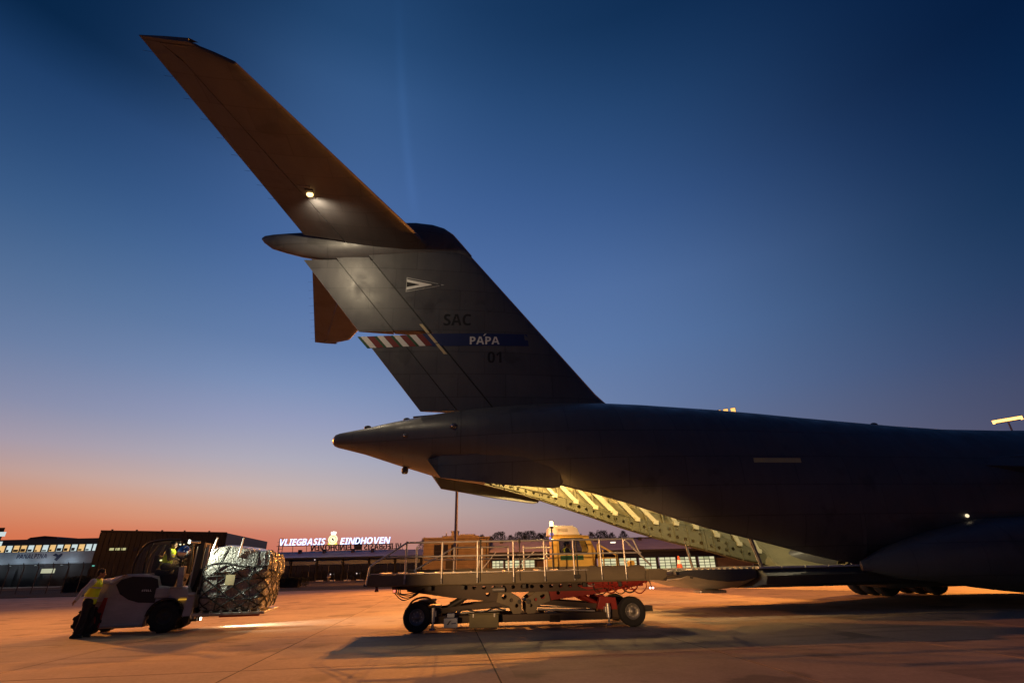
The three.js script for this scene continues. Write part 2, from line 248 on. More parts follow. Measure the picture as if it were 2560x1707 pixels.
// ================================================================ SETTING
// The apron lies in the aircraft's own axes: x along the fuselage, z towards the photographer.
const AIR_POS = [1.63, 0, -20.5], AIR_YAW = 7.4 * D2R;
struct('ground', new THREE.PlaneGeometry(3000, 3000).rotateX(-Math.PI / 2).translate(0, -0.06, 0), X.soil);
{
  const apron = struct('apron', box(-90, 110, -0.05, -0.0035, -34, 60), X.joint);
  apron.position.set(...AIR_POS); apron.rotation.y = AIR_YAW;
  const SX = 4.3, SZ = 5.0, gap = 0.014, variants = [];
  for (let v = 0; v < 4; v++) {
    const g = prep(box(-SX / 2 + gap, SX / 2 - gap, -0.024, 0, -SZ / 2 + gap, SZ / 2 - gap)); const uv = g.attributes.uv;
    for (let i = 0; i < uv.count; i++) uv.setXY(i, uv.getX(i) + v * 1.9, uv.getY(i) + v * 3.3); variants.push(g);
  }
  for (let i = -14; i <= 16; i++) for (let j = -7; j <= 3; j++) {
    const v = Math.floor(hash(i + 40, j + 40, 7) * 4), s = new THREE.Mesh(variants[v], X.conc[Math.floor(hash(i + 9, j + 5, 3) * 4)]);
    s.name = 'slab'; s.position.set(0.9 + (i + 0.5) * SX, 0, 9.5 + (j + 0.5) * SZ); s.castShadow = s.receiveShadow = true; apron.add(s);
  }
  // beyond the slabs that can be told apart the paving goes on as plain sheets
  const far = part('far_paving', [box(-90, 110, -0.02, -0.002, -34, 9.5 - 7 * SZ + 0.0), box(-90, 0.9 - 14 * SX, -0.02, -0.002, 9.5 - 7 * SZ, 60), box(0.9 + 17 * SX, 110, -0.02, -0.002, 9.5 - 7 * SZ, 60), box(0.9 - 14 * SX, 0.9 + 17 * SX, -0.02, -0.002, 29.5, 60)], X.conc[0], apron);
  far.castShadow = true;
}
struct('grass_verge', [new THREE.PlaneGeometry(400, 62, 1, 1).rotateX(-Math.PI / 2).rotateY(AIR_YAW * 0.35).translate(0, -0.012, -84)], X.grass);
struct('road', [new THREE.PlaneGeometry(400, 60).rotateX(-Math.PI / 2).translate(0, -0.008, -134)], X.conc[1]);

// ---------------------------------------------------------------- floodlight masts: they carry the orange light of the whole scene
function mast(x, z, top, label, faceX, faceZ, cd, lampCount, spread, cone, pen, behind = null, glare = 1.6) {
  const t = thing('floodlight_mast', label, 'floodlight mast', [x, 0, z], 0, 'floodlight masts along the apron');
  part('foot', lathe([[0, 0], [0.55, 0], [0.55, 0.12], [0.34, 0.16], [0.34, 0.5], [0, 0.5]], 14), X.steel, t);
  part('pole', rod([0, 0.4, 0], [0, top - 0.4, 0], 0.24, 14, 0.13), X.bMetal, t);
  const dx = faceX - x, dz = faceZ - z, L = Math.hypot(dx, dz), ux = dx / L, uz = dz / L, px = -uz, pz = ux;
  part('crossarm', bar([-px * spread, top - 0.25, -pz * spread], [px * spread, top - 0.25, pz * spread], 0.12, 0.12), X.bMetal, t);
  for (let i = 0; i < lampCount; i++) {
    const s = lampCount === 1 ? 0 : lerp(-spread, spread, i / (lampCount - 1)), m = new THREE.Matrix4().makeBasis(V(px, 0, pz), V(ux * 0.34, 0.94, uz * 0.34).normalize(), V(ux * 0.94, -0.34, uz * 0.94).normalize());
    m.setPosition(px * s, top, pz * s);
    const h = part('lamp_housing', rbox(-0.34, 0.34, -0.34, 0.34, -0.32, 0.0, 0.05).applyMatrix4(m), X.darkSteel, t);
    part('lamp_glass', box(-0.31, 0.31, -0.31, 0.31, 0.002, 0.012).applyMatrix4(m), glow(1.0, 0.50, 0.14, glare), h);
  }
  for (const k of [-0.5, 0.5]) {
    const l = new THREE.SpotLight(SODIUM, cd / 2, 0, cone * D2R, pen, 2); l.castShadow = true; l.shadow.radius = 4;
    l.position.set(x + px * spread * k * 1.6 + ux * 0.35, top - 0.05, z + pz * spread * k * 1.6 + uz * 0.35); l.target.position.set(faceX, 0, faceZ); scene.add(l, l.target);
  }
  if (behind) {      // a lamp turned the other way, on the buildings
    const [bx, bz, bcd] = behind, l = new THREE.SpotLight(SODIUM, bcd, 0, 72 * D2R, 0.5, 2), vx = bx - x, vz = bz - z, vl = Math.hypot(vx, vz); l.castShadow = true; l.shadow.radius = 8;
    const h = part('lamp_housing', [rbox(-0.3, 0.3, top - 0.72, top - 0.4, -0.2, 0.2, 0.05)], X.darkSteel, t); part('lamp_glass', box(-0.26, 0.26, top - 0.68, top - 0.44, -0.215, -0.203), glow(1.0, 0.55, 0.16, 20), h);
    l.position.set(x + vx / vl * 0.5, top - 0.56, z + vz / vl * 0.5); l.target.position.set(bx, 0, bz); scene.add(l, l.target);
  }
  return t;
}
mast(-7.9, -70, 22.3, 'tall floodlight mast rising behind the raised tail of the transport aircraft', -3, -25, 10500, 4, 1.3, 30, 0.9, [-24, -108, 2900]);
mast(31, -71, 21.8, 'floodlight mast hidden behind the fuselage with lamps just above its crown', 4, -22, 8000, 3, 1.0, 45, 0.6, [26, -98, 1100]);
mast(82.2, -82, 22.4, 'glaring orange floodlight mast behind the wing root of the aircraft', 20, -30, 36000, 6, 1.6, 45, 0.6, null, 3.2);
mast(-84, -66, 22, 'floodlight mast beyond the left picture edge near the terminal', 7, -8.0, 34000, 3, 1.0, 7, 0.9, [-118, -118, 900]);

{
  // added unseen lighting tower behind the photographer, a fill for the loader's near side
  const x = -13, z = 26, t = thing('added_light_tower', 'added fill light on a portable tower, unseen behind the viewpoint', 'lighting tower', [x, 0, z]);
  part('trailer', [rbox(-0.8, 0.8, 0.35, 1.2, -0.5, 0.5, 0.05)], X.toolbox, t); for (const s of [-0.6, 0.6]) part('wheel', wheelGeo(0.3, 0.2, 0.1).rotateY(Math.PI / 2).translate(0, 0.3, 0).rotateY(Math.PI / 2).translate(0, 0, s), X.rubber, t);
  part('mast', [rod([0, 1.2, 0], [0, 2.7, 0], 0.07, 10, 0.05)], X.galv, t);
  const d = V(1.7 - x, -1.3, -15.5 - z).normalize(), m = new THREE.Matrix4().lookAt(V(), d, V(0, 1, 0)); m.setPosition(0, 2.8, 0);
  const h = part('lamp_housing', rbox(-0.3, 0.3, -0.2, 0.2, -0.12, 0.12, 0.04).applyMatrix4(m), X.darkSteel, t); part('lamp_glass', box(-0.26, 0.26, -0.16, 0.16, -0.135, -0.124).applyMatrix4(m), glow(1.0, 0.55, 0.2, 8), h);
  for (const [tx, tz] of [[-0.6, -15.2], [3.4, -15.8]]) { const l = new THREE.SpotLight(lin(1.0, 0.54, 0.22), 4800, 0, 3.2 * D2R, 1.0, 2); l.position.set(x + d.x * 0.3, 2.8 + d.y * 0.3, z + d.z * 0.3); l.target.position.set(tx, 1.75, tz); l.castShadow = true; l.shadow.radius = 6; scene.add(l, l.target); }
}
// ---------------------------------------------------------------- buildings along the far side
{
  // terminal with a lit glazed storey over a pale band
  const t = thing('terminal_building', 'low grey terminal with a glowing window storey above a pale lettered band', 'building', [0, 0, -120]);
  part('wall', [box(-170, -84, 0, 4.5, -14, 0)], X.bBase, t);
  part('fascia', box(-170, -83.9, 4.5, 6.95, -14, 0.15), X.bGrey, t);
  part('roof', [box(-170, -83.6, 8.45, 9.6, -14, 0.3)], X.bDark, t);
  const r = part('roof_plant', [poly([[-112.2, 9.6], [-111.4, 10.15], [-108.2, 10.45], [-105.4, 10.2], [-104.9, 9.6]], -8, -2)], X.bDark, t); r.position.z = 0;
  part('storey_core', box(-169, -84, 6.95, 8.45, -13, -1.2), X.bBase, t);
  for (let i = 0; i < 24; i++) {
    const x = -124 + i * 1.62; const w = part('window', box(x, x + 1.5, 7.02, 8.38, -0.3, -0.25), rnd() < clamp(0.95 - i / 26, 0.1, 1) ? X.winWarm : X.winCool, t);
    part('window_bar', [box(x + 1.5, x + 1.62, 6.95, 8.45, -0.3, 0.05)], X.bTrim, t);
    if (rnd() < 0.8) part('shelf', [box(x + 0.1, x + rr(0.5, 1.2), 7.1, 7.1 + rr(0.2, 0.7), -0.24, -0.2)], X.bBase, w);
  }
  part('lettering', [fitText('PANALPINA', -110.9, -104.2, 5.65, 6.55).translate(0, 0, 0.16)], mat(0.01, 0.015, 0.06, 0.5), t);
  part('emblem', [new THREE.ShapeGeometry(shape([[-103, 6.2], [-102.4, 6.6], [-101.7, 6.2], [-101.2, 6.6], [-100.8, 6.3], [-101.7, 5.0], [-102.4, 5.3], [-102, 5.9]])).translate(0, 0, 0.16)], mat(0.01, 0.015, 0.06, 0.5), t);
  for (let i = 0; i < 5; i++) { const x = -121 + i * 5.6, l = part('added_facade_lamp', [rod([x, 4.0, 0.1], [x, 4.05, 2.2], 0.04), rbox(x - 0.2, x + 0.2, 4.0, 4.16, 2.1, 2.4, 0.03)], X.bTrim, t); part('lamp_glass', rbox(x - 0.17, x + 0.17, 4.162, 4.18, 2.13, 2.37, 0.005), glow(0.85, 0.95, 1.0, 1.5), l); const p = new THREE.PointLight(lin(0.8, 0.92, 1.0), 11, 0, 2); p.position.set(x, 4.32, 2.25); p.castShadow = true; t.add(p); }  // wash lamps added to brighten the fascia, no such fittings known
  for (const x of [-122, -118, -112, -96, -92]) part('door', box(x, x + 1.9, 0, 3.2, 0.02, 0.1), X.bTrim, t);
  part('lit_door', box(-104.5, -101.5, 2.6, 3.5, 0.02, 0.06), glow(0.9, 0.9, 0.6, 0.5), t);
}
{
  const t = thing('office_block', 'dark office corner at the picture edge beside the low terminal', 'building', [0, 0, -100]);
  const fp = (y0, y1, e) => poly([[-125, 14], [-110.4 + e, 14], [-96.75 + e, -e], [-118, -e]], y0, y1).rotateX(-Math.PI / 2); part('wall', fp(0, 10.1, 0), X.bDark, t); part('parapet', fp(10.1, 10.45, 0.15), X.bTrim, t);
  for (const y of [8.9, 7.2, 5.4]) for (let x = -104; x < -97.5; x += 2.1) part('window', box(x, x + 1.5, y, y + 0.8, 0.01, 0.06), x > -100.5 && y > 7 ? X.winCool : X.winDark, t);
}
{
  const t = thing('dark_hangar', 'tall dark flat sided hangar standing behind the forklift', 'hangar', [0, 0, 0]);
  const A = [-78.5, -100.4], B = [-57, -105], C = [-63.6, -137], Dd = [-85, -132], H = [9.5, 9.0, 9.0, 9.5], P4 = [A, B, C, Dd];
  const quad = (a, b, c, d) => { const g = new THREE.BufferGeometry(); g.setAttribute('position', new THREE.Float32BufferAttribute([...a, ...b, ...c, ...a, ...c, ...d], 3)); g.computeVertexNormals(); return g; };
  const wm = [X.bDark, grimy(0.06, 0.058, 0.075, 0.5, 0, 8), X.bDark, X.bDark];
  for (let i = 0; i < 4; i++) { const p = P4[i], q = P4[(i + 1) % 4]; part('wall', quad([p[0], 0, p[1]], [q[0], 0, q[1]], [q[0], H[(i + 1) % 4], q[1]], [p[0], H[i], p[1]]), wm[i], t); }
  part('roof', quad([A[0], H[0], A[1]], [B[0], H[1], B[1]], [C[0], H[2], C[1]], [Dd[0], H[3], Dd[1]]), X.bRoof, t);
  const on = (k, out) => [lerp(A[0], B[0], k) + 0.21 * out, lerp(A[1], B[1], k) + 0.98 * out];
  part('roof_edge', bar([A[0], H[0], A[1] + 0.1], [B[0], H[1], B[1] + 0.1], 0.3, 0.3), X.bTrim, t);
  for (let i = 0; i < 26; i++) { const k = i / 25, [x, z] = on(k, 0.06); part('panel_rib', bar([x, 0, z], [x, lerp(H[0], H[1], k) - 0.2, z], 0.12, 0.14), X.bTrim, t); }
  for (const k of [0.08, 0.27, 0.47, 0.65, 0.85]) { const [x, z] = on(k, 0); part('roof_anchor', box(x - 0.12, x + 0.12, lerp(H[0], H[1], k), lerp(H[0], H[1], k) + 0.35, z - 0.12, z + 0.12), X.bTrim, t); }
  for (const k of [0.12, 0.165, 0.21]) { const [x, z] = on(k, 0.1); part('window', box(x - 0.4, x + 0.4, 6.1, 6.5, z, z + 0.05), glow(0.9, 0.85, 0.4, 0.55), t); }
  for (const k of [0.3, 0.36, 0.62, 0.7, 0.78]) { const [x, z] = on(k, 0.1); part('window', box(x - 0.45, x + 0.45, 5.9, 6.5, z, z + 0.05), X.winDark, t); }
  const [ex, ez] = on(0.02, 0.15); part('exit_light', box(ex - 0.2, ex + 0.2, 3.4, 3.6, ez, ez + 0.06), glow(0.2, 0.8, 0.65, 0.6), t);
}
{
  // long hall with glass fronts that carries the illuminated sign
  const t = thing('glass_front_hall', 'long low hall with dark glass front and sloping roof under the illuminated sign', 'hangar', [0, 0, -110]);
  part('glass_front', box(-62, -14, 0, 2.9, -6, -0.1), X.darkGlass, t);
  part('roof', poly([[0.6, 4.35], [-8, 5.75], [-30, 5.75], [-30, 0], [-6.2, 0], [-6.2, 4.1], [0.6, 4.1]], 14, 62).rotateY(-Math.PI / 2).translate(0, 0, 0), X.bRoof, t);
  part('gutter', box(-62, -14, 3.98, 4.34, 0.4, 0.75), X.bTrim, t);
  for (let i = 0; i < 9; i++) { const x = -61 + i * 5.25; part('fascia_panel', rbox(x, x + 4.7, 2.95, 3.85, -0.15, 0.1, 0.03), X.bGrey, t); part('column', box(x - 0.4, x - 0.12, 0, 4.1, -0.1, 0.25), X.bTrim, t); }
  for (let i = 0; i < 36; i++) { const x = -61.4 + i * 1.31; part('mullion', box(x - 0.03, x + 0.03, 0.05, 2.9, -0.1, 0.0), i % 3 ? X.bTrim : X.bMetal, t); }
  for (const x of [-46.5, -41.3, -35.2, -31]) part('roof_vent', box(x, x + 0.5, 5.2, 6.05, -6, -5), X.bTrim, t);
  part('roof_ladder', [box(-52.6, -52.5, 5.7, 8.6, -9, -8.9), box(-51.7, -51.6, 5.7, 8.6, -9, -8.9), ...[6.4, 7.2, 8.0, 8.55].map(y => box(-52.6, -51.6, y, y + 0.08, -9, -8.9))], X.bTrim, t);
  for (const [x, y] of [[-40.5, 3.9], [-37, 1.2], [-31.8, 1.25]]) part('wall_lamp', new THREE.SphereGeometry(0.12, 8, 6).translate(x, y, 0.9), glow(1, 0.8, 0.75, 0.9), t);
}
function roofSign(name, label, z, flip, y0, x0, x1, lit) {
  const t = thing(name, label, 'sign', [0, 0, z], 0, 'roof signs with the air base name');
  const face = lit ? glow(0.72, 0.82, 1.15, 1.7) : X.bTrim, side = lit ? glow(0.06, 0.09, 0.9, 0.9) : X.bTrim;
  const W = x1 - x0, f = flip ? x => x1 + x0 - x : x => x, sk = g => { const p = g.attributes.position; for (let i = 0; i < p.count; i++) { const xx = p.getX(i) + (p.getY(i) - y0) * 0.16; p.setX(i, f(xx)); } if (flip) { const q = g.index; if (q) for (let i = 0; i < q.count; i += 3) { const a = q.getX(i); q.setX(i, q.getX(i + 1)); q.setX(i + 1, a); } } g.computeVertexNormals(); return g; };
  const word = (s, a, b) => { const ch = [...s], ws = ch.map(c => { const g = letters(c, 1); g.computeBoundingBox(); return g.boundingBox.max.x - g.boundingBox.min.x + 0.1; }), tot = ws.reduce((p, c) => p + c, 0) - 0.1; let x = a; ch.forEach((c, i) => { const k = (b - a) / tot, w = (ws[i] - 0.1) * k; const L = part('letter', sk(solidText(c, x, x + w, y0, y0 + 1.28, 0.16)), side, t); if (lit) part('letter_face', sk(fitText(c, x, x + w, y0, y0 + 1.28).translate(0, 0, 0.165)), face, L); x += ws[i] * k; }); };
  word('VLIEGBASIS', x0, x0 + W * 0.415); word('EINDHOVEN', x0 + W * 0.556, x1);
  const cx = f(x0 + W * 0.487);
  part('emblem_base', [poly([[cx - 1.0, y0], [cx + 1.0, y0], [cx + 0.8, y0 + 0.5], [cx - 0.8, y0 + 0.5]], 0.0, 0.14)], lit ? glow(1.0, 0.85, 0.12, 1.0) : X.bTrim, t);
  const disc = part('emblem_disc', [new THREE.CylinderGeometry(0.98, 0.98, 0.14, 28).rotateX(Math.PI / 2).translate(cx, y0 + 0.98, 0.09)], lit ? glow(1.0, 0.93, 0.62, 1.2) : X.bTrim, t);
  if (lit) { part('emblem_ring', new THREE.RingGeometry(0.62, 0.72, 28).translate(cx, y0 + 0.98, 0.165), glow(0.75, 0.75, 0.1, 0.8), disc); part('emblem_bird', new THREE.ShapeGeometry(shape([[cx - 0.28, y0 + 1.2], [cx - 0.02, y0 + 1.26], [cx + 0.1, y0 + 1.08], [cx + 0.26, y0 + 0.9], [cx + 0.12, y0 + 0.66], [cx + 0.0, y0 + 0.86], [cx - 0.14, y0 + 0.96]])).translate(0, 0, 0.17), X.black, disc); }
  part('emblem_crown', poly([[cx - 0.42, y0 + 1.9], [cx + 0.42, y0 + 1.9], [cx + 0.62, y0 + 2.3], [cx + 0.48, y0 + 2.55], [cx + 0.2, y0 + 2.5], [cx, y0 + 2.66], [cx - 0.2, y0 + 2.5], [cx - 0.48, y0 + 2.55], [cx - 0.62, y0 + 2.3]], 0.02, 0.14), lit ? glow(1, 0.98, 0.85, 1.5) : X.bTrim, t);
  part('frame_rail', [bar([x0 - 0.4, y0 - 0.12, -0.1], [x1 + 0.4, y0 - 0.12, -0.1], 0.12, 0.12), bar([x0 - 0.4, y0 + 0.7, -0.12], [x1 + 0.4, y0 + 0.7, -0.12], 0.05, 0.05)], X.bTrim, t);
  for (let i = 0; i < 9; i++) { const x = lerp(x0, x1, i / 8); part('frame_leg', [bar([x, 5.5, -0.6], [x, y0 + 0.6, -0.12], 0.08, 0.08)], X.bTrim, t); }
}
roofSign('roof_sign', 'lit blue white VLIEGBASIS EINDHOVEN letters with crowned round emblem on hall roof', -112.6, false, 6.82, -49.8, -26.6, true);
roofSign('roof_sign', 'dark unlit roof letters seen from behind in mirror writing', -125, true, 6.15, -47.5, -26.5, false);
{
  const t = thing('beige_building', 'beige flat roofed building with rooftop plant behind the cargo loader', 'building', [0, 0, -90]);
  part('wall', box(-15.5, -4.6, 0, 6.25, -14, 0), X.bBeige, t);
  part('parapet', rbox(-15.65, -4.4, 6.25, 6.5, -14.1, 0.12, 0.03), X.bBeige, t);
  const w = part('window', box(-13.7, -11.4, 3.35, 5.3, 0.02, 0.06), X.winDark, t); part('window_frame', [box(-13.75, -11.35, 5.3, 5.4, 0, 0.14), box(-13.75, -11.35, 4.3, 4.36, 0.05, 0.1), box(-12.6, -12.52, 3.35, 5.3, 0.05, 0.12)], X.bTrim, w);
  const w2 = part('window', box(-10.9, -9.7, 3.35, 5.3, 0.02, 0.06), X.winDark, t); part('window_frame', [box(-10.95, -9.65, 5.3, 5.4, 0, 0.14), box(-10.95, -9.65, 4.3, 4.36, 0.05, 0.1)], X.bTrim, w2);
  const d = part('door', box(-11.7, -9.8, 0, 3.0, 0.02, 0.07), X.bTrim, t); part('door_handle', box(-10.05, -9.98, 1, 1.2, 0.07, 0.11), X.bMetal, d);
  const p = part('roof_plant', [rbox(-13, -6.6, 6.5, 6.95, -9, -4, 0.04)], X.bBeige, t); part('flue', [rbox(-11.7, -10.5, 6.95, 7.8, -8, -6.5, 0.04), box(-11.8, -10.4, 7.8, 7.92, -8.1, -6.4)], X.bMetal, p); part('duct', [rbox(-10.2, -7.4, 6.95, 7.3, -8, -6, 0.05), rod([-12.4, 6.9, -5], [-12.4, 7.5, -5], 0.1)], X.bMetal, p);
  for (let i = 1; i < 11; i++) part('cladding_joint', box(-15.5, -4.6, i * 0.58, i * 0.58 + 0.03, -0.01, 0.012), X.bTrim, t);
  part('downpipe', rod([-5.0, 0, 0.12], [-5.0, 6.2, 0.12], 0.07), X.bTrim, t);
}
{
  const t = thing('lit_hangar', 'wide hangar with sloping mauve roof and rows of bright gridded windows', 'hangar', [0, 0, -90]);
  part('roof', poly([[0.8, 3.95], [-9, 6.15], [-30, 6.2], [-30, 3.7], [0.8, 3.7]], -46, 4.5).rotateY(-Math.PI / 2), X.bRoof, t);
  part('wall', [box(-4.5, 46, 2.8, 3.7, -6, -0.1), box(-4.5, 46, 0, 1.0, -6, -0.1), box(3.0, 13.2, 1.0, 2.8, -6, -0.1), box(32.8, 46, 1.0, 2.8, -6, -0.1), box(-4.5, -4.1, 1, 2.8, -6, -0.1)], grimy(0.12, 0.10, 0.11, 0.8, 0, 5), t);
  part('gutter', box(-4.6, 46, 3.62, 3.96, 0.75, 1.0), X.bTrim, t);
  const bays = [[-4.05, -2.2], [-2.1, 0.5], [0.6, 2.95], [13.4, 16.5], [16.9, 19.75], [20.2, 22.95], [23.5, 26.2], [26.8, 29.5], [30.0, 32.6]];
  for (const [a, b] of bays) {
    part('bay_post', box(b, b + 0.35, 0.4, 2.85, -0.3, 0.05), X.bTrim, t);
    const n = 3, cw = (b - a) / n;
    for (let i = 0; i < n; i++) for (let j = 0; j < 4; j++) { part('pane', box(a + i * cw + 0.05, a + (i + 1) * cw - 0.05, 1.07 + j * 0.43, 1.07 + j * 0.43 + 0.34, -0.2, -0.16), rnd() < 0.75 ? X.winHall : glow(0.8, 0.8, 0.42, rr(0.35, 0.8)), t); }
    part('glazing_bar', [...[0, 1, 2, 3, 4].map(j => box(a, b, 0.98 + j * 0.43, 1.07 + j * 0.43, -0.2, -0.1)), ...[1, 2].map(i => box(a + i * cw - 0.05, a + i * cw + 0.05, 1, 2.8, -0.2, -0.12))], X.bTrim, t);
  }
  part('eave_lamp', rbox(15.5, 16.3, 5.0, 5.2, 1.0, 1.5, 0.05), glow(1, 0.9, 0.65, 1.6), t);
  part('roof_ridge', box(-4.6, 46, 6.15, 6.3, -12, -8.8), X.bTrim, t);
  for (const x of [-3, 6, 14, 22, 31]) part('roof_vent', box(x, x + 0.6, 5.6, 6.25, -8, -7), X.bTrim, t);
}
// bare winter trees behind the lit hangar, each with trunk, limbs and a crown of twigs
{
  const spots = [[-22.6, -132, 8.6, 0], [-19.5, -134, 7.7, 1], [-8.3, -130, 8.9, 1], [-6.2, -131, 8.5, 0], [-4.1, -129, 9.5, 2], [-1.4, -132, 8.8, 0], [1.2, -129, 9.4, 2], [3.4, -131, 9.7, 2], [5.6, -130, 9.0, 0], [7.4, -131, 9.2, 2], [10.2, -132, 8.8, 1], [12.6, -130, 9.2, 2], [15.6, -131, 8.6, 0], [18.2, -130, 9.0, 1], [20.6, -129, 9.3, 2], [23.3, -131, 8.8, 0], [26, -130, 9.1, 1]];
  const kinds = ['bare twiggy tree with fine branches', 'thin leafless tree with open crown', 'dense dark evergreen tree with ragged top'];
  const where = i => i < 2 ? ['beside the reversed roof letters', 'left of the beige building roof'][i] : 'above the hangar roof, number ' + (i - 1) + ' from the rooftop plant';
  const words = ['first', 'second', 'third', 'fourth', 'fifth', 'sixth', 'seventh', 'eighth', 'ninth', 'tenth', 'eleventh', 'twelfth', 'thirteenth', 'fourteenth', 'fifteenth'];
  spots.forEach(([x, z, h, kind], i) => {
    const t = thing('winter_tree', kinds[kind] + (i < 2 ? ' ' + where(i) : ', ' + words[i - 2] + ' along the hangar roof'), 'tree', [x, 0, z], 0, 'trees behind the hangars');
    part('trunk', [rod([0, 0, 0], [rr(-0.2, 0.2), h * 0.55, 0], 0.22, 7, 0.12), ...[0, 1, 2, 3, 4].map(k => { const a = k * 1.26 + i, y = h * rr(0.35, 0.55); return rod([0, y, 0], [Math.cos(a) * 1.1, y + h * 0.3, Math.sin(a) * 1.1], 0.08, 5, 0.03); })], X.bark, t);
    const pos = [], N = kind === 2 ? 2600 : 2200;
    for (let k = 0; k < N; k++) {
      const a = rr(0, 6.283), rad = Math.sqrt(rnd()), v = rnd(), env = kind === 2 ? Math.sin(Math.PI * clamp(0.2 + v * 0.68, 0, 1)) ** 0.6 * (0.75 + 0.45 * hash(Math.floor(a * 3), Math.floor(v * 6), i)) : Math.sin(Math.PI * (0.15 + v * 0.83)), R = (kind === 2 ? 2.1 : 1.9) * env * rad;
      const cx = Math.cos(a) * R, cz = Math.sin(a) * R, cy = h * lerp(0.45, 1.0, v) + rr(-0.25, 0.25);
      const L = kind === 2 ? rr(0.1, 0.28) : rr(0.25, 0.6), w = kind === 2 ? rr(0.06, 0.15) : rr(0.02, 0.045), d = V(Math.cos(a) * 0.7 + rr(-0.6, 0.6), rr(0.2, 1.1), Math.sin(a) * 0.7 + rr(-0.6, 0.6)).normalize().multiplyScalar(L), s = V(rr(-1, 1), rr(-1, 1), rr(-1, 1)).cross(d).normalize().multiplyScalar(w);
      pos.push(cx - s.x, cy - s.y, cz - s.z, cx + s.x, cy + s.y, cz + s.z, cx + d.x, cy + d.y, cz + d.z);
    }
    const g = new THREE.BufferGeometry(); g.setAttribute('position', new THREE.Float32BufferAttribute(pos, 3)); g.computeVertexNormals(); part('crown', g, kind === 2 ? X.conifer : X.twig, t);
  });
}
// airside fence, hedge and timber screens on the far verge
{
  const t = thing('security_fence', 'tall wire security fence with cranked posts in front of the terminal', 'fence', [0, 0, -62]);
  for (let i = 0; i < 15; i++) { const x = -68 + i * 1.7; part('post', [rod([x, 0, 0], [x, 2.7, 0], 0.045, 6), rod([x, 2.68, 0], [x + 0.05, 3.15, 0.3], 0.04, 6)], X.bTrim, t); }
  for (const [y, z] of [[0.3, 0], [1.2, 0], [2.0, 0], [2.65, 0], [2.85, 0.12], [3.0, 0.2], [3.13, 0.29]]) part('wire', [bar([-69, y, z], [-44, y, z], 0.018, 0.018)], X.bTrim, t);
}
for (let i = 0; i < 2; i++) {
  const x = -62.2 + i * 3.9, t = thing('timber_screen', ['red brown braced board screen at the picture edge by the fence', 'red brown braced board screen next to the dark hedge'][i], 'screen', [x, 0, -58], 0, 'board screens by the fence');
  for (let k = 0; k < 6; k++) part('board', rbox(-1.75, 1.75, 0.15 + k * 0.29, 0.15 + k * 0.29 + 0.275, -0.03, 0.03, 0.01), X.brownBoard, t);
  part('brace', [bar([-1.3, 0, 0.08], [-0.2, 1.9, 0.08], 0.12, 0.08), bar([-0.2, 1.9, 0.1], [1.2, 0.1, 0.1], 0.1, 0.06)], X.bTrim, t);
  for (const s of [-1.6, 1.6]) part('post', box(s - 0.07, s + 0.07, 0, 1.95, -0.16, -0.04), X.bTrim, t);
}
{
  const pos = [];
  for (let k = 0; k < 26000; k++) { const x = rr(-54, -25), top = 1.35 + 0.35 * fbm(x * 0.5 + 30, 3, 64, 3, 5) * 2 - (x > -31 ? (x + 31) * 0.12 : 0), y = Math.sqrt(rnd()) * top, z = rr(-0.7, 0.7), a = rr(0, 6.28), L = rr(0.05, 0.13), d = V(Math.cos(a) * L, rr(-0.5, 1) * L, Math.sin(a) * L), s = V(rr(-1, 1), rr(-1, 1), rr(-1, 1)).normalize().multiplyScalar(L * 0.5); pos.push(x - s.x, y - s.y, z - s.z, x + s.x, y + s.y, z + s.z, x + d.x, y + d.y, z + d.z); }
  const g = new THREE.BufferGeometry(); g.setAttribute('position', new THREE.Float32BufferAttribute(pos, 3)); g.computeVertexNormals();
  const t = thing('hedge', 'long low dark hedge on the verge behind the forklift', 'hedge', [0, 0, -66]);
  part('foliage', g, X.hedge, t); part('stems', box(-54, -26, 0, 1.0, -0.4, 0.4), X.bark, t);
}
for (const [x, i] of [[-45.5, 0], [-38.3, 1], [-36, 2], [-33, 3], [-30.6, 4]]) solo('kerb_stone', rbox(x, x + 1.3, 0, 0.2, -105.4, -105.1, 0.03), X.white, ['white painted kerb stone nearest the netted pallet below the glass hall', 'second white kerb stone from the netted pallet below the glass hall', 'middle white kerb stone below the glass hall', 'second white kerb stone from the loader below the glass hall', 'white kerb stone nearest the loader below the glass hall'][i], 'kerb stone', 'white kerb stones in front of the hall');
{
  const t = thing('bollard', 'pale round headed bollard in front of the dark glass hall', 'bollard', [-35.2, 0, -103]);
  part('post', lathe([[0, 0], [0.22, 0], [0.2, 0.5], [0.3, 0.6], [0.32, 0.85], [0.2, 1.05], [0, 1.1]], 12), X.bMetal, t); part('band', new THREE.CylinderGeometry(0.325, 0.325, 0.12, 12).translate(0, 0.72, 0), X.white, t);
}

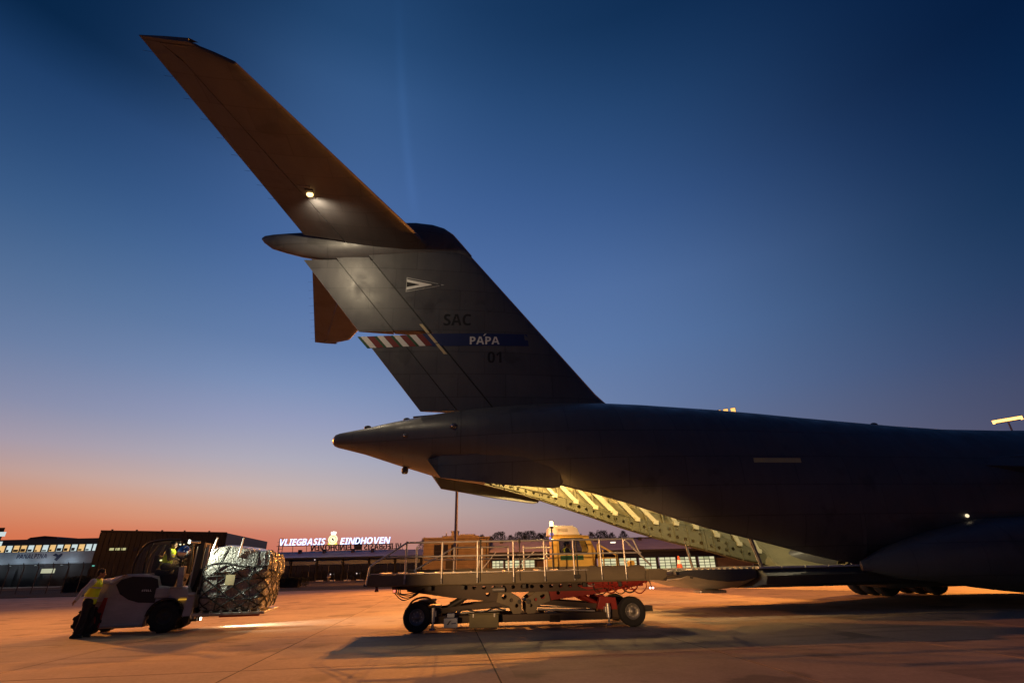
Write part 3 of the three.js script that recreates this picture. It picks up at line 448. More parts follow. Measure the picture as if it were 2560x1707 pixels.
// ================================================================ TRANSPORT AIRCRAFT (local axes: x to the nose, y up, z to starboard and the photographer)
{
  const t = thing('transport_aircraft', 'huge grey T-tailed military transport aircraft with its lit cargo ramp open', 'aircraft', AIR_POS, AIR_YAW);
  // crown height, height of greatest width, half width
  const BODY = [[-8.80, 6.24, 6.18, 0.04], [-8.77, 6.32, 6.18, 0.13], [-8.70, 6.41, 6.18, 0.22], [-8.55, 6.47, 6.18, 0.29], [-8.2, 6.54, 6.19, 0.38], [-7.5, 6.68, 6.2, 0.58], [-6.9, 6.83, 6.2, 0.78], [-6.2, 6.98, 6.2, 0.99], [-5.5, 7.12, 6.18, 1.2], [-4.8, 7.25, 6.15, 1.42], [-3.8, 7.39, 6.1, 1.72], [-2.8, 7.5, 6.04, 2.0], [-1.5, 7.61, 5.85, 2.36], [-0.3, 7.68, 5.6, 2.68], [0.8, 7.71, 5.42, 2.86], [1.9, 7.72, 5.2, 3.02], [3.4, 7.68, 4.9, 3.18], [5, 7.6, 4.6, 3.3], [6.6, 7.52, 4.38, 3.38], [8.6, 7.38, 4.15, 3.42], [10.2, 7.25, 4.0, 3.43], [12.4, 7.09, 3.86, 3.43], [14.6, 6.93, 3.76, 3.43], [17, 6.8, 3.72, 3.43], [20, 6.78, 3.7, 3.43], [26, 6.9, 3.7, 3.43], [32, 6.8, 3.6, 3.4], [36, 6.3, 3.3, 2.9], [38.5, 5.2, 3.0, 2.1], [39.8, 3.9, 2.8, 1.1], [40.2, 3.0, 2.7, 0.15]];
  const BELLY = [[-8.80, 6.12], [-8.77, 6.05], [-8.70, 5.97], [-8.55, 5.91], [-8.2, 5.83], [-7.5, 5.66], [-6.2, 5.25], [-4.8, 4.84], [-3.8, 4.66], [-2.8, 4.55]];
  const EDGE = [[-2.8, 0.9, 4.62], [-2.0, 1.35, 4.5], [-1.2, 1.8, 4.36], [-0.3, 2.22, 4.17], [0.8, 2.46, 3.86], [1.9, 2.58, 3.53], [3.4, 2.68, 3.03], [5, 2.72, 2.56], [6.6, 2.72, 2.18], [8.8, 2.72, 1.62], [10.2, 2.72, 1.36]];
  const NU = 15, NL = 12, ex = 2.5;
  function half(lx, off = 0, open) {      // starboard half outline from crown to lower edge
    const [top, yc, w0] = table(BODY, lx), w = w0 - off, a = top - yc - off, pts = [];
    for (let i = 0; i <= NU; i++) { const th = i / NU * Math.PI / 2; pts.push([w * Math.sin(th) ** 0.96, yc + a * Math.cos(th) ** 0.98]); }
    if (open) {
      let [ze, ye] = table(EDGE, lx); ze = Math.min(ze - off * 0.75, w * 0.985); ye += off * 0.08;
      const B = (yc - ye) / (1 - (ze / w) ** ex) ** (1 / ex), phe = Math.asin(((yc - ye) / B) ** (ex / 2));
      for (let i = 1; i <= NL; i++) { const ph = phe * i / NL; pts.push([w * Math.cos(ph) ** (2 / ex), yc - B * Math.sin(ph) ** (2 / ex)]); }
    } else {
      const b = lx < 0 ? table(BELLY, lx)[0] : table([[10, 0.68], [32, 0.68], [36, 0.9], [38.5, 1.3], [39.8, 1.8], [40.2, 2.4]], lx)[0], B = yc - b - off, e2 = lx < -3 ? 2.1 : ex;
      for (let i = 1; i <= NL; i++) { const ph = Math.PI / 2 * i / NL; pts.push([Math.max(0, w * Math.cos(ph)) ** 1 * Math.cos(ph) ** (2 / e2 - 1 || 0), yc - B * Math.sin(ph) ** (2 / e2)]); }
    }
    return pts;
  }
  const ring = (lx, off, open) => { const h = half(lx, off, open); return [...h.slice().reverse().map(([z, y]) => V(lx, y, -z)), ...h.slice(1).map(([z, y]) => V(lx, y, z))]; };
  const span = (a, b, n) => Array.from({ length: n + 1 }, (_, i) => lerp(a, b, i / n));
  const aft = [-8.80, -8.77, -8.70, -8.55, -8.2, -7.5, -6.9, -6.2, -5.5, -4.8, -4.3, -3.86];
  part('tail_cone', loft(aft.map(x => ring(x, 0, false)), 0.5, false, false, false), X.skin, t);
  part('fuselage_skin', [
    loft([-3.845, -3.3, -2.82].map(x => ring(x, 0, false)), 0.5, false, false, false),
    loft([ring(-2.82, 0, false), ...span(-2.8, 10.16, 34).map(x => ring(x, 0, true)), ...[10.2, 12.4, 14.6, 17, 20, 26, 32, 36, 38.5, 39.8, 40.2].map(x => ring(x, 0, false))], 0.5, false, false, false)], X.skin, t);
  part('skin_joint', loft([-3.87, -3.835].map(x => ring(x, 0.02, false)), 0.5, false, false, false), X.black, t);
  // inner wall of the hold with its frames
  const inner = part('hold_liner', [loft(span(-2.75, 18, 40).map(x => ring(x, 0.17, x < 10.16)), 0.5, false, false, false)], X.liner, t);
  { const h = half(18, 0.2, false), o = [...h.map(([z, y]) => [z, y]), ...h.slice(1, -1).reverse().map(([z, y]) => [-z, y])]; part('hold_bulkhead', poly(o, -0.03, 0.03).rotateY(Math.PI / 2).translate(17.98, 0, 0), X.liner, t); }
  for (let k = 0; k < 15; k++) {
    const lx = -1.9 + k * 0.82;
    for (const s of [-1, 1]) {
      const h = half(lx, 0.16, lx < 10), hi = half(lx, 0.30, lx < 10), secs = [];
      for (let i = 6; i < h.length; i += 1) { secs.push([V(lx - 0.035, h[i][1], s * h[i][0]), V(lx + 0.035, h[i][1], s * h[i][0]), V(lx + 0.035, hi[i][1], s * hi[i][0]), V(lx - 0.035, hi[i][1], s * hi[i][0])]); }
      part('frame_rib', loft(secs, 0.4), X.liner, inner);
    }
  }
  // door sill along both sides of the opening
  for (const s of [-1, 1]) part('door_sill', loft(span(-2.8, 10.16, 30).map(x => { const o = half(x, 0, true).at(-1), i = half(x, 0.17, true).at(-1); return [V(x, o[1] - 0.012, s * (o[0] + 0.01)), V(x, o[1] + 0.05, s * (o[0] + 0.02)), V(x, i[1] + 0.06, s * (i[0] - 0.01)), V(x, i[1] - 0.012, s * (i[0] - 0.01))]; }), 0.4), s < 0 ? X.primer : X.skinDark, t);
  // side beams with lightening holes, struts and quilted insulation above them
  for (const s of [-1, 1]) {
    const lo = x => table(EDGE, x)[1] + 0.05, hgt = x => table([[-2.7, 0.22], [-0.5, 0.32], [1.6, 0.4], [4, 0.5], [5.2, 0.66], [6.4, 0.9], [8.5, 0.66], [10, 0.4]], x)[0], zz = (x, y) => -s * 0 + s * (table(EDGE, x)[0] - 0.20 + clamp((y - lo(x)) * 0.16, 0, 0.2));
    const xs = span(-2.5, 9.9, 40);
    const nets = [[-2.5, 0.9], [0.9, 4.2], [4.2, 7.2], [7.2, 9.9]];
    nets.forEach(([a, b], bi) => {
      const q = xs.filter(x => x > a + 0.05 && x < b - 0.05), pts = [[a + 0.01, lo(a)], ...q.map(x => [x, lo(x)]), [b - 0.01, lo(b)], [b - 0.01, lo(b) + hgt(b)], ...q.slice().reverse().map(x => [x, lo(x) + hgt(x)]), [a + 0.01, lo(a) + hgt(a)]], holes = [];
      for (let x = a + 0.2; x < b - 0.15; x += 0.31 + 0.08 * hash(Math.round(x * 10), bi, 5)) { const h = hgt(x), r = 0.066 + 0.022 * hash(Math.round(x * 7), 3, 9); holes.push([x, lo(x) + (h > 0.7 ? 0.22 : h * 0.5), r]); if (h > 0.7) holes.push([x + 0.06, lo(x) + h - 0.22, r]); }
      const g = poly(pts, -0.02, 0.02, holes, 0, 5), p = g.attributes.position;
      for (let i = 0; i < p.count; i++) p.setZ(i, p.getZ(i) + zz(p.getX(i), p.getY(i)));
      g.computeVertexNormals();
      const beam = part('side_beam', g, X.primer, t);
      for (let x = a + 0.35; x < b - 0.1; x += 0.62) part('stiffener', [bar([x, lo(x) + 0.02, zz(x, lo(x)) - s * 0.035], [x, lo(x) + hgt(x) - 0.02, zz(x, lo(x) + hgt(x)) - s * 0.035], 0.03, 0.03)], X.primer, beam);
      part('beam_cap', bar([a + 0.02, lo(a) + hgt(a) + 0.02, zz(a, 9) - s * 0.04], [b - 0.02, lo(b) + hgt(b) + 0.02, zz(b, 9) - s * 0.04], 0.04, 0.08), X.primer, beam);
    });
    for (let k = 0; k < 11; k++) { const x = 0.35 + k * 0.92 + 0.12 * hash(k, 3, 8), y = lo(x) + hgt(x) + 0.02, up = k < 6, x2 = x - (up ? 1.0 + 0.2 * hash(k, 1, 2) : 0.26), h2 = up ? 1.25 : 0.66, w = up ? 0.13 + 0.09 * hash(k, 5, 5) : 0.17; part('strut', [bar([x, y, s * (table(EDGE, x)[0] - 0.1)], [x2, y + h2, s * (table(EDGE, x)[0] + 0.10 - 0.02 * k)], w, 0.1), bar([x - 0.12, y, s * (table(EDGE, x)[0] - 0.16)], [x + 0.1, y - 0.03, s * (table(EDGE, x)[0] - 0.16)], 0.17, 0.12)], X.ribs, t); }
    for (let k = 0; k < 8; k++) { const a = -1.9 + k * 1.25, b = a + 1.16; const hh = x => half(x, 0.19, true), pick = [5, 8, 11, 14, 17, 19]; const secs = span(a, b, 6).map((x, xi) => pick.map((i, pi) => { const p = hh(x)[i], e = (xi === 0 || xi === 6 || pi === 0 || pi === 5) ? 0 : 0.06 + 0.05 * hash(k * 7 + xi, pi, 3); return V(x, p[1], s * (p[0] - e)); })); part('insulation_quilt', loft(secs, 1.2, false, false, false), X.quilt, inner); }
  }
  // roof door, folded up against the ceiling
  const door = part('cargo_door', loft(span(-1.9, 5.6, 8).map(x => { const y = table([[-1.9, 5.0], [0, 5.25], [3, 5.55], [5.6, 5.7]], x)[0], w = table([[-1.9, 1.0], [0.5, 1.9], [5.6, 2.3]], x)[0]; return [V(x, y, -w), V(x, y, w), V(x, y + 0.22, w - 0.05), V(x, y + 0.22, -w + 0.05)]; }), 0.4), X.liner, t);
  for (let k = 0; k < 6; k++) { const x = -1.2 + k * 1.15, y = table([[-1.9, 5.0], [0, 5.25], [3, 5.55], [5.6, 5.7]], x)[0], w = table([[-1.9, 1.0], [0.5, 1.9], [5.6, 2.3]], x)[0]; part('door_beam', box(x - 0.04, x + 0.04, y - 0.16, y - 0.002, -w + 0.1, w - 0.1), X.ribs, door); }
  // hold lamps
  for (const [x, y, z, cd] of [[-0.2, 4.95, -0.2, 60], [2.4, 5.0, 0.2, 38], [6.6, 5.2, 0.3, 16], [10.8, 5.3, 0.3, 26]]) {
    const l = part('hold_lamp', [rbox(x - 0.22, x + 0.22, y, y + 0.1, z - 0.1, z + 0.1, 0.03)], X.steel, t); part('lamp_lens', rbox(x - 0.2, x + 0.2, y - 0.05, y - 0.004, z - 0.08, z + 0.08, 0.02), glow(1.0, 0.8, 0.45, 9), l);
    const p = new THREE.PointLight(x < 3 ? lin(1.0, 0.64, 0.22) : lin(1.0, 0.84, 0.5), cd, 0, 2); p.position.set(x, y - 0.12, z); p.castShadow = true; p.shadow.radius = 5; t.add(p);
    if (y < 5.1) part('lamp_stem', rod([x, y + 0.09, z], [x, y + 0.42, z], 0.02), X.steel, l);
    else part('lamp_stem', rod([x, y + 0.09, z], [x, x > 8 ? 6.6 : 5.8, z], 0.02), X.steel, l);
  }
  // hold floor, lower tub and ramp
  part('lower_tub', loft([6.25, 6.3, 8, 10.3, 14].map((x, i) => { const k = i ? 1 : 0.96; return [[2.74, 1.3], [3.02, 1.12], [2.86, 0.86], [2.2, 0.74], [0, 0.68], [-2.2, 0.74], [-2.86, 0.86], [-3.02, 1.12], [-2.74, 1.3]].map(([z, y]) => V(x, y, z * k)); }), 0.5), X.skinDark, t);
  const floor = part('hold_floor', box(6.2, 17.9, 1.302, 1.34, -2.7, 2.7), X.deck, t);
  for (const z of [2.62, 2.42, 1.3, -1.3, -2.42, -2.62]) part('roller_rail', box(6.2, 16, 1.34, 1.395, z - 0.035, z + 0.035), X.galv, floor);
  for (let i = 0; i < 5; i++) part('edge_strip', box(6.22 + i * 0.86, 7.04 + i * 0.86, 1.345, 1.4, 2.66, 2.76), X.white, floor);
  for (let i = 0; i < 9; i++) part('floor_mark', box(6.4 + i * 0.95, 6.95 + i * 0.95, 1.341, 1.349, 2.46, 2.58), X.cream, floor);
  {
    const r = part('ramp', loft([[3.35, 1.16, 1.30], [3.8, 1.02, 1.335], [4.4, 0.82, 1.34], [5.1, 0.70, 1.34], [5.7, 0.72, 1.34], [6.18, 0.86, 1.34]].map(([x, b, tp]) => [[2.58, tp], [2.62, tp - 0.1], [2.6, lerp(b, tp, 0.42)], [2.0, lerp(b, tp, 0.14)], [1.0, b], [-1.0, b], [-2.0, lerp(b, tp, 0.14)], [-2.6, lerp(b, tp, 0.42)], [-2.62, tp - 0.1], [-2.58, tp]].map(([z, y]) => V(x, y, z))), 0.5), X.skinDark, t);
    part('ramp_belly', loft([[3.7, 1.03], [3.9, 0.98], [4.4, 0.80], [5.1, 0.675], [5.7, 0.70], [6.1, 0.83]].map(([x, b]) => { const k = lerp(b, 1.34, 0.42); return [[2.62, k + 0.01], [2.02, lerp(b, 1.34, 0.14) - 0.014], [1.0, b - 0.016], [-1.0, b - 0.016], [-2.02, lerp(b, 1.34, 0.14) - 0.014], [-2.62, k + 0.01], [-1.0, b + 0.03], [1.0, b + 0.03]].map(([z, y]) => V(x, y, z)); }), 0.6), X.skinRaw, r);
    part('ramp_skid', [rbox(4.55, 5.0, 0.60, 0.68, 1.1, 1.7, 0.03), rbox(5.05, 5.6, 0.58, 0.67, 0.8, 1.5, 0.03)], X.alu, r);
    for (let i = 0; i < 11; i++) part('ramp_step', box(3.95 + i * 0.2, 4.06 + i * 0.2, 1.341, 1.375, 1.7, 2.55), X.galv, r);
    for (const z of [-2.1, -1.3, 1.3, 2.1]) part('ramp_rail', box(3.6, 6.15, 1.34, 1.39, z - 0.04, z + 0.04), X.galv, r);
    for (const z of [-1.9, -0.7, 0.7, 1.9]) { const toe = part('ramp_toe', poly([[2.55, 1.2], [3.4, 1.34], [3.4, 1.24], [2.6, 1.17]], z - 0.4, z + 0.4), X.galv, r); part('toe_hinge', [rod([3.38, 1.28, z - 0.42], [3.38, 1.28, z + 0.42], 0.035, 8), bar([2.75, 1.26, z - 0.34], [3.3, 1.36, z + 0.2], 0.03, 0.03)], X.steel, toe); }
  }
  for (const s of [-1, 1]) { const strut = part('ramp_strut', [bar([6.42, 1.36, s * 2.66], [6.22, 2.42, s * 2.6], 0.07, 0.09)], X.steel, t); part('strut_rod', rod([6.4, 1.34, s * 2.58], [6.16, 2.5, s * 2.52], 0.025), X.chrome, strut); }
  part('grab_post', [tube([[9.75, 1.36, 2.66], [9.72, 1.7, 2.67], [9.6, 2.0, 2.66]], 0.045, 12, 8)], X.chrome, t);
  part('side_fillet', [poly([[9.3, 1.42], [9.62, 1.42], [9.58, 1.98], [9.46, 1.75]], 2.5, 2.53)], X.primer, t);
  const fusZ = (x, y) => { const h = half(x, 0, x > -2.8 && x < 10.16); for (let i = 1; i < h.length; i++) if (h[i][1] <= y) return lerp(h[i - 1][0], h[i][0], (h[i - 1][1] - y) / (h[i - 1][1] - h[i][1] || 1)); return h.at(-1)[0]; };
  // ventral strakes
  for (const s of [-1, 1]) {
    const zz = x => 1.35 + clamp((x + 4.8) / 4.5, 0, 1) * 0.98, st = [[-5.05, 5.2, 5.3], [-4.55, 4.55, 5.42], [-3.4, 4.39, 5.4], [-2.4, 4.24, 5.36], [-1.4, 4.13, 5.28], [-0.6, 4.04, 5.18], [-0.36, 4.08, 5.1], [-0.12, 4.42, 4.95]];
    part('strake', loft(st.map(([x, y0, y1]) => { const zi = fusZ(x, y1) - 0.02, zo = Math.max(zz(x), 0.2); return [V(x, y1, s * zi), V(x, y0, s * zo), V(x, y0 + 0.015, s * (zo - 0.05)), V(x, y1 - 0.06, s * (zi - 0.1))]; }), 0.5), X.skin, t);
  }
  // fin, rudders, bullet fairing
  const LE = y => 2.44 - (y - 7.7) * 0.808, TE = y => -5.47 - (y - 7.4) * 0.80, chord = y => LE(y) - TE(y);
  const TH = [[0, 0.015], [0.015, 0.12], [0.05, 0.2], [0.12, 0.28], [0.35, 0.35], [0.62, 0.31], [0.645, 0.30], [0.81, 0.18], [1, 0.02]];
  const thick = (x, y) => table(TH, (LE(y) - x) / chord(y))[0];
  const slab = (ys, c0, c1, n, base) => loft(ys.map(y => { const pts = []; for (let i = 0; i <= n; i++) { const c = lerp(c0, c1, i / n), x = LE(y) - c * chord(y); pts.push(V(x, y, table(TH, c)[0])); } for (let i = n; i >= 0; i--) { const c = lerp(c0, c1, i / n), x = LE(y) - c * chord(y); pts.push(V(x, y, -table(TH, c)[0])); } return pts; }), 0.5);
  const finPts = c => [0, 0.008, 0.02, 0.05, 0.09, 0.12, 0.2, 0.35, 0.5, 0.62].filter(v => v <= c);
  const finSec = (y, shift = 0) => { const cs = finPts(0.62), x = c => LE(y) - c * chord(y) + shift; return [...cs.map(c => V(x(c), y, table(TH, c)[0])), ...cs.slice().reverse().map(c => V(x(c), y, -table(TH, c)[0]))]; };
  part('fin', [loft([7.0, 7.45, 9, 11, 13, 14.6, 15.1].map(y => finSec(y)), 0.45), loft([[7.0, 0.45], [7.55, 0.3], [7.95, 0.08], [8.3, 0]].map(([y, s]) => finSec(y, s)), 0.5)], X.skin, t);
  const ru = part('upper_rudder', slab([10.96, 12.5, 14.55], 0.63, 0.812, 3), X.skin, t); part('rudder_tab', slab([10.93, 12.5, 14.42], 0.819, 1, 3), X.skin, ru);
  const rl = part('lower_rudder', slab([7.44, 9, 10.72], 0.63, 0.812, 3), X.skin, t); part('rudder_tab', slab([7.42, 9, 10.70], 0.819, 1, 3), X.skin, rl);
  part('rudder_core', [[7.5, 10.66], [11.0, 14.4]].map(([a, b]) => loft([a, b].map(y => { const xs = [0.6, 0.63, 0.66, 0.80, 0.84]; const at = (c, k) => V(LE(y) - c * chord(y), y, k * Math.max(0.01, table(TH, c)[0] - 0.03)); return [...xs.map(c => at(c, 1)), ...xs.slice().reverse().map(c => at(c, -1))]; }), 0.4)), X.black, t);
  part('rudder_root', slab([7.08, 7.2], 0.62, 0.9, 3), X.skinDark, t);
  const oval = (x, y0, y1, w, n = 20) => Array.from({ length: n }, (_, i) => { const a = i / n * Math.PI * 2; return V(x, (y0 + y1) / 2 + (y1 - y0) / 2 * Math.sin(a), w * Math.cos(a)); });
  part('bullet_fairing', loft([[-13.08, 15.42, 15.5, 0.03], [-12.95, 15.25, 15.6, 0.14], [-12.55, 14.96, 15.68, 0.28], [-11.9, 14.78, 15.76, 0.4], [-11.2, 14.62, 15.84, 0.5], [-10, 14.46, 16.1, 0.6], [-8.6, 14.5, 16.45, 0.66], [-7.2, 14.62, 16.68, 0.66], [-6.2, 14.7, 16.77, 0.6], [-5.4, 14.75, 16.73, 0.5], [-4.85, 14.85, 16.58, 0.4], [-4.4, 14.95, 16.26, 0.31], [-3.95, 14.8, 15.7, 0.24], [-3.5, 14.6, 15.12, 0.15]].map(a => oval(...a)), 0.6), X.skin, t);
  // markings on both sides of the fin
  const tilt = x => (x + 3) * 0.033;
  const mark = (name, g, m, parent = t, lift = 0.008) => {
    for (const s of [1, -1]) {
      const q = g.clone(), p = q.attributes.position; const cx = 0;
      for (let i = 0; i < p.count; i++) { const x = p.getX(i), y = p.getY(i) + tilt(x); p.setXYZ(i, x, y, s * (thick(x, y) + lift)); }
      q.computeVertexNormals(); part(name, q, m, parent);
    }
  };
  const grid = (pts4, n = 12) => { const [a, b, c, d] = pts4, pos = []; for (let i = 0; i < n; i++) { const q = k => [lerp(a[0], b[0], k), lerp(a[1], b[1], k), lerp(d[0], c[0], k), lerp(d[1], c[1], k)], u = q(i / n), v = q((i + 1) / n); pos.push(u[0], u[1], 0, v[0], v[1], 0, v[2], v[3], 0, u[0], u[1], 0, v[2], v[3], 0, u[2], u[3], 0); } const g = new THREE.BufferGeometry(); g.setAttribute('position', new THREE.Float32BufferAttribute(pos, 3)); return g; };
  mark('blue_band', grid([[-5.2, 10.3], [-0.95, 10.3], [-1.0, 10.88], [-5.0 - 0.62, 10.88]].map(p => p), 16), X.navy);
  mark('marking_letters', fitText('SAC', -4.69, -3.49, 11.27, 11.83), X.black);
  mark('marking_letters', fitText('01', -2.76, -2.16, 9.5, 10.02), X.black);
  mark('marking_letters', fitText('PAPA', -3.53, -2.24, 10.36, 10.73), X.white, t, 0.014);
  mark('accent_mark', grid([[-2.96, 10.76], [-2.90, 10.76], [-2.80, 10.87], [-2.88, 10.87]], 1), X.white, t, 0.014);
  // striped rudder band: green, white and red slanting bars
  for (let i = 0; i < 4; i++) for (const [o, w, c] of [[0, 0.13, X.green], [0.13, 0.27, X.white], [0.4, 0.29, X.red]]) { const x0 = -8.33 + i * 0.69 + o; mark('stripe_bar', grid([[x0 + 0.46, 10.33], [x0 + 0.46 + w - 0.008, 10.33], [x0 + w - 0.008, 10.86], [x0, 10.86]], 2), c, rl, 0.01); }
  mark('hinge_stripe', grid([[-4.62, 9.92], [-4.48, 9.92], [-5.60, 11.34], [-5.74, 11.34]], 8), X.cream, t, 0.012);
  for (const k of [0.34, 0.67]) mark('stripe_gap', grid([[lerp(-4.62, -5.74, k), lerp(9.92, 11.34, k)], [lerp(-4.48, -5.6, k), lerp(9.92, 11.34, k)], [lerp(-4.48, -5.6, k) - 0.03, lerp(9.92, 11.34, k) + 0.035], [lerp(-4.62, -5.74, k) - 0.03, lerp(9.92, 11.34, k) + 0.035]], 1), X.navy, t, 0.018);
  // fin badge: nested arrowheads
  const arrow = (x0, x1, yc, h, m, l, w) => mark('fin_badge', grid([[x0, yc - h], [x0, yc + h], [x1, yc + w], [x1, yc - w]].map(p => p), 6), m, t, l);
  arrow(-6.42, -4.73, 13.3, 0.38, X.greyline, 0.007, 0.005); arrow(-6.38, -4.86, 13.3, 0.33, X.skinDark, 0.011, 0.005); arrow(-6.39, -5.28, 13.3, 0.27, X.white, 0.015, 0.01); arrow(-6.39, -5.85, 13.3, 0.13, X.black, 0.019, 0.008);
  // tailplane halves with elevators
  for (const s of [1, -1]) {
    const yT = z => 15.32 - (z - 0.4) * 0.05, le = z => -5.5 - (z - 0.36) * 0.568 - smooth(9.5, 10.0, z) * 0.6, te = z => -11.05 - (z - 0.8) * 0.205;
    const prof = [[0, 0], [0.008, 0.018], [0.03, 0.034], [0.08, 0.048], [0.2, 0.056], [0.4, 0.058], [0.55, 0.05], [0.66, 0.042]], prof2 = [[0.668, 0.041], [0.8, 0.026], [1, 0.003]];
    const sec = (z, pf) => { const L = le(z), C = L - te(z), ref = C; return [...pf.map(([c, h]) => V(L - c * C, yT(z) + h * ref * 0.9, s * z)), ...pf.slice().reverse().map(([c, h]) => V(L - c * C, yT(z) - h * ref * 1.05, s * z))]; };
    const stab = part('tailplane', loft([0.0, 0.6, 2, 4, 6, 8, 9.2, 9.5, 9.75, 9.9, 9.97].map(z => sec(z, prof)), 0.5), X.skin, t);
    const el = part('elevator', loft([0.72, 2, 4, 6, 8, 9.4, 9.98].map(z => sec(z, prof2)), 0.5), X.skin, stab);
    part('elevator_horn', loft([9.985, 10.1].map(z => [[-11.72, 0.03], [-11.5 - (z - 9.98) * 1.6, 0.07], [-12.3, 0.06], [te(z), 0.01], [te(z), -0.01], [-12.3, -0.07], [-11.5 - (z - 9.98) * 1.6, -0.09], [-11.72, -0.03]].map(([x, dy]) => V(x, yT(z) + dy, s * z))), 0.5), X.skin, stab);
    for (let k = 0; k < 9; k++) { const z = 3.2 + k * 0.8; part('static_wick', rod([te(z) + 0.02, yT(z), s * z], [te(z) - 0.24, yT(z) - 0.01, s * (z + 0.03)], 0.005, 4), X.black, el); }
    // logo light under the tailplane, shining on the fin
    const lx = -9.95, lz = 4.05, ly = yT(lz) - 0.235;
    const h = part('logo_light', [rbox(lx - 0.16, lx + 0.16, ly - 0.02, ly + 0.1, s * lz - 0.09 + s * 0.1, s * lz + 0.09 + s * 0.1, 0.03)], X.skinDark, t);
    part('logo_tray', poly([[lx - 0.36, 0], [lx + 0.1, 0], [lx + 0.02, 0.14], [lx - 0.28, 0.16]], -0.01, 0.01).rotateX(s * 0.5).translate(0, ly - 0.01, s * (lz + 0.33)), X.alu, h);
    part('logo_lens', new THREE.SphereGeometry(0.13, 16, 10).scale(1, 0.7, 0.8).translate(lx, ly - 0.04, s * (lz - 0.06)), glow(1.0, 0.62, 0.22, 4), h);
    const sp = new THREE.SpotLight(lin(1.0, 0.80, 0.52), 46, 0, 80 * D2R, 0.7, 2); sp.position.set(lx, ly - 0.18, s * (lz - 0.2)); sp.target.position.set(-8.8, 12.3, 0); sp.castShadow = true; sp.shadow.radius = 5; t.add(sp, sp.target);
  }
  // wings and their root fairing
  part('wing_fairing', loft([[15.4, 4.6, 5.3, 0.9, 3.2], [17, 4.4, 5.6, 1.6, 3.5], [18.5, 4.2, 5.85, 2.2, 3.75], [20.5, 4.1, 6.1, 2.6, 3.95], [24, 4.1, 6.3, 2.7, 3.95], [28, 4.3, 6.2, 2.5, 3.7], [31, 4.8, 5.8, 1.5, 2.8]].map(([x, b, tp, wt, w]) => [[0, tp], [wt * 0.6, tp - 0.03], [wt, tp - 0.16], [w * 0.93, lerp(b, tp, 0.55)], [w, lerp(b, tp, 0.2)], [w * 0.93, b], [-w * 0.93, b], [-w, lerp(b, tp, 0.2)], [-w * 0.93, lerp(b, tp, 0.55)], [-wt, tp - 0.16], [-wt * 0.6, tp - 0.03]].map(([z, y]) => V(x, y, z))), 0.9), X.skin, t);
  for (const s of [1, -1]) {
    const wsec = z => { const k = (z - 3) / 22, L = lerp(28.2, 17.6, k), C = lerp(10.2, 3.2, k), y = lerp(4.75, 4.2, k); return [[0, 0], [0.01, 0.022], [0.05, 0.045], [0.2, 0.068], [0.4, 0.068], [0.7, 0.04], [1, 0.003], [1, -0.003], [0.7, -0.025], [0.4, -0.05], [0.15, -0.046], [0.03, -0.03]].map(([c, h]) => V(L - c * C, y + h * C, s * z)); };
    const w = part('wing', loft([2.6, 6, 12, 18, 25].map(wsec), 0.5), X.skin, t);
    for (const z of [5.2, 9.4, 13.6]) { const k = (z - 3) / 22, te = lerp(16.8, 14.4, k), y = lerp(4.75, 4.2, k); part('flap_fairing', loft([[te + 4.2, 0.02], [te + 3.4, 0.16], [te + 2, 0.24], [te + 0.4, 0.18], [te - 0.9, 0.03]].map(([x, r]) => Array.from({ length: 10 }, (_, i) => { const a = i / 10 * Math.PI * 2; return V(x, y - 0.42 + r * 1.4 * Math.sin(a), s * z + r * Math.cos(a)); })), 0.8), X.skin, w); }
  }
  // main gear sponsons and wheels
  const tyre = prep(wheelGeo(0.635, 0.5, 0.3)), rim = prep(lathe([[0, -0.1], [0.3, -0.1], [0.3, 0.17], [0.24, 0.14], [0.2, 0.05], [0.09, 0.05], [0.09, 0.12], [0, 0.12]], 20).rotateX(Math.PI / 2));
  for (const s of [1, -1]) {
    part('gear_sponson', loft([[9.6, 1.2, 1.5, 0.05], [10.8, 0.95, 1.95, 0.55], [12.4, 0.8, 2.4, 1.05], [14.5, 0.5, 2.8, 1.7], [16, 0.34, 2.85, 1.8], [22, 0.34, 2.9, 1.85], [25, 0.7, 2.6, 1.4], [29, 1.1, 1.8, 0.4]].map(([x, b, tp, w]) => Array.from({ length: 16 }, (_, i) => { const a = i / 16 * Math.PI * 2; return V(x, (b + tp) / 2 + (tp - b) / 2 * Math.sign(Math.sin(a)) * Math.abs(Math.sin(a)) ** 0.7, s * (3.25 + w * Math.sign(Math.cos(a)) * Math.abs(Math.cos(a)) ** 0.7)); })), 0.7), X.skin, t);
    for (const gx of [16.3, 18.8]) {
      const leg = part('gear_leg', [rod([gx, 0.6, s * 4.5], [gx + 0.15, 1.7, s * 4.2], 0.14), rod([gx, 0.63, s * 3.6], [gx, 0.63, s * 5.4], 0.09)], X.steel, t);
      for (const z of [3.7, 4.5, 5.3]) { const w = new THREE.Mesh(tyre, X.rubber); w.name = 'main_wheel'; w.position.set(gx, 0.635, s * z); w.rotation.y = s < 0 ? Math.PI : 0; w.castShadow = w.receiveShadow = true; t.add(w); const r = new THREE.Mesh(rim, X.steel); r.name = 'rim'; r.castShadow = true; w.add(r); }
    }
  }
  for (const z of [-0.4, 0.4]) { const w = new THREE.Mesh(tyre, X.rubber); w.name = 'nose_wheel'; w.position.set(34.5, 0.5, z); w.scale.setScalar(0.79); w.castShadow = true; t.add(w); }
  part('nose_leg', [rod([34.5, 0.5, 0], [34.3, 1.6, 0], 0.12), rod([34.5, 0.5, -0.4], [34.5, 0.5, 0.4], 0.07)], X.steel, t);
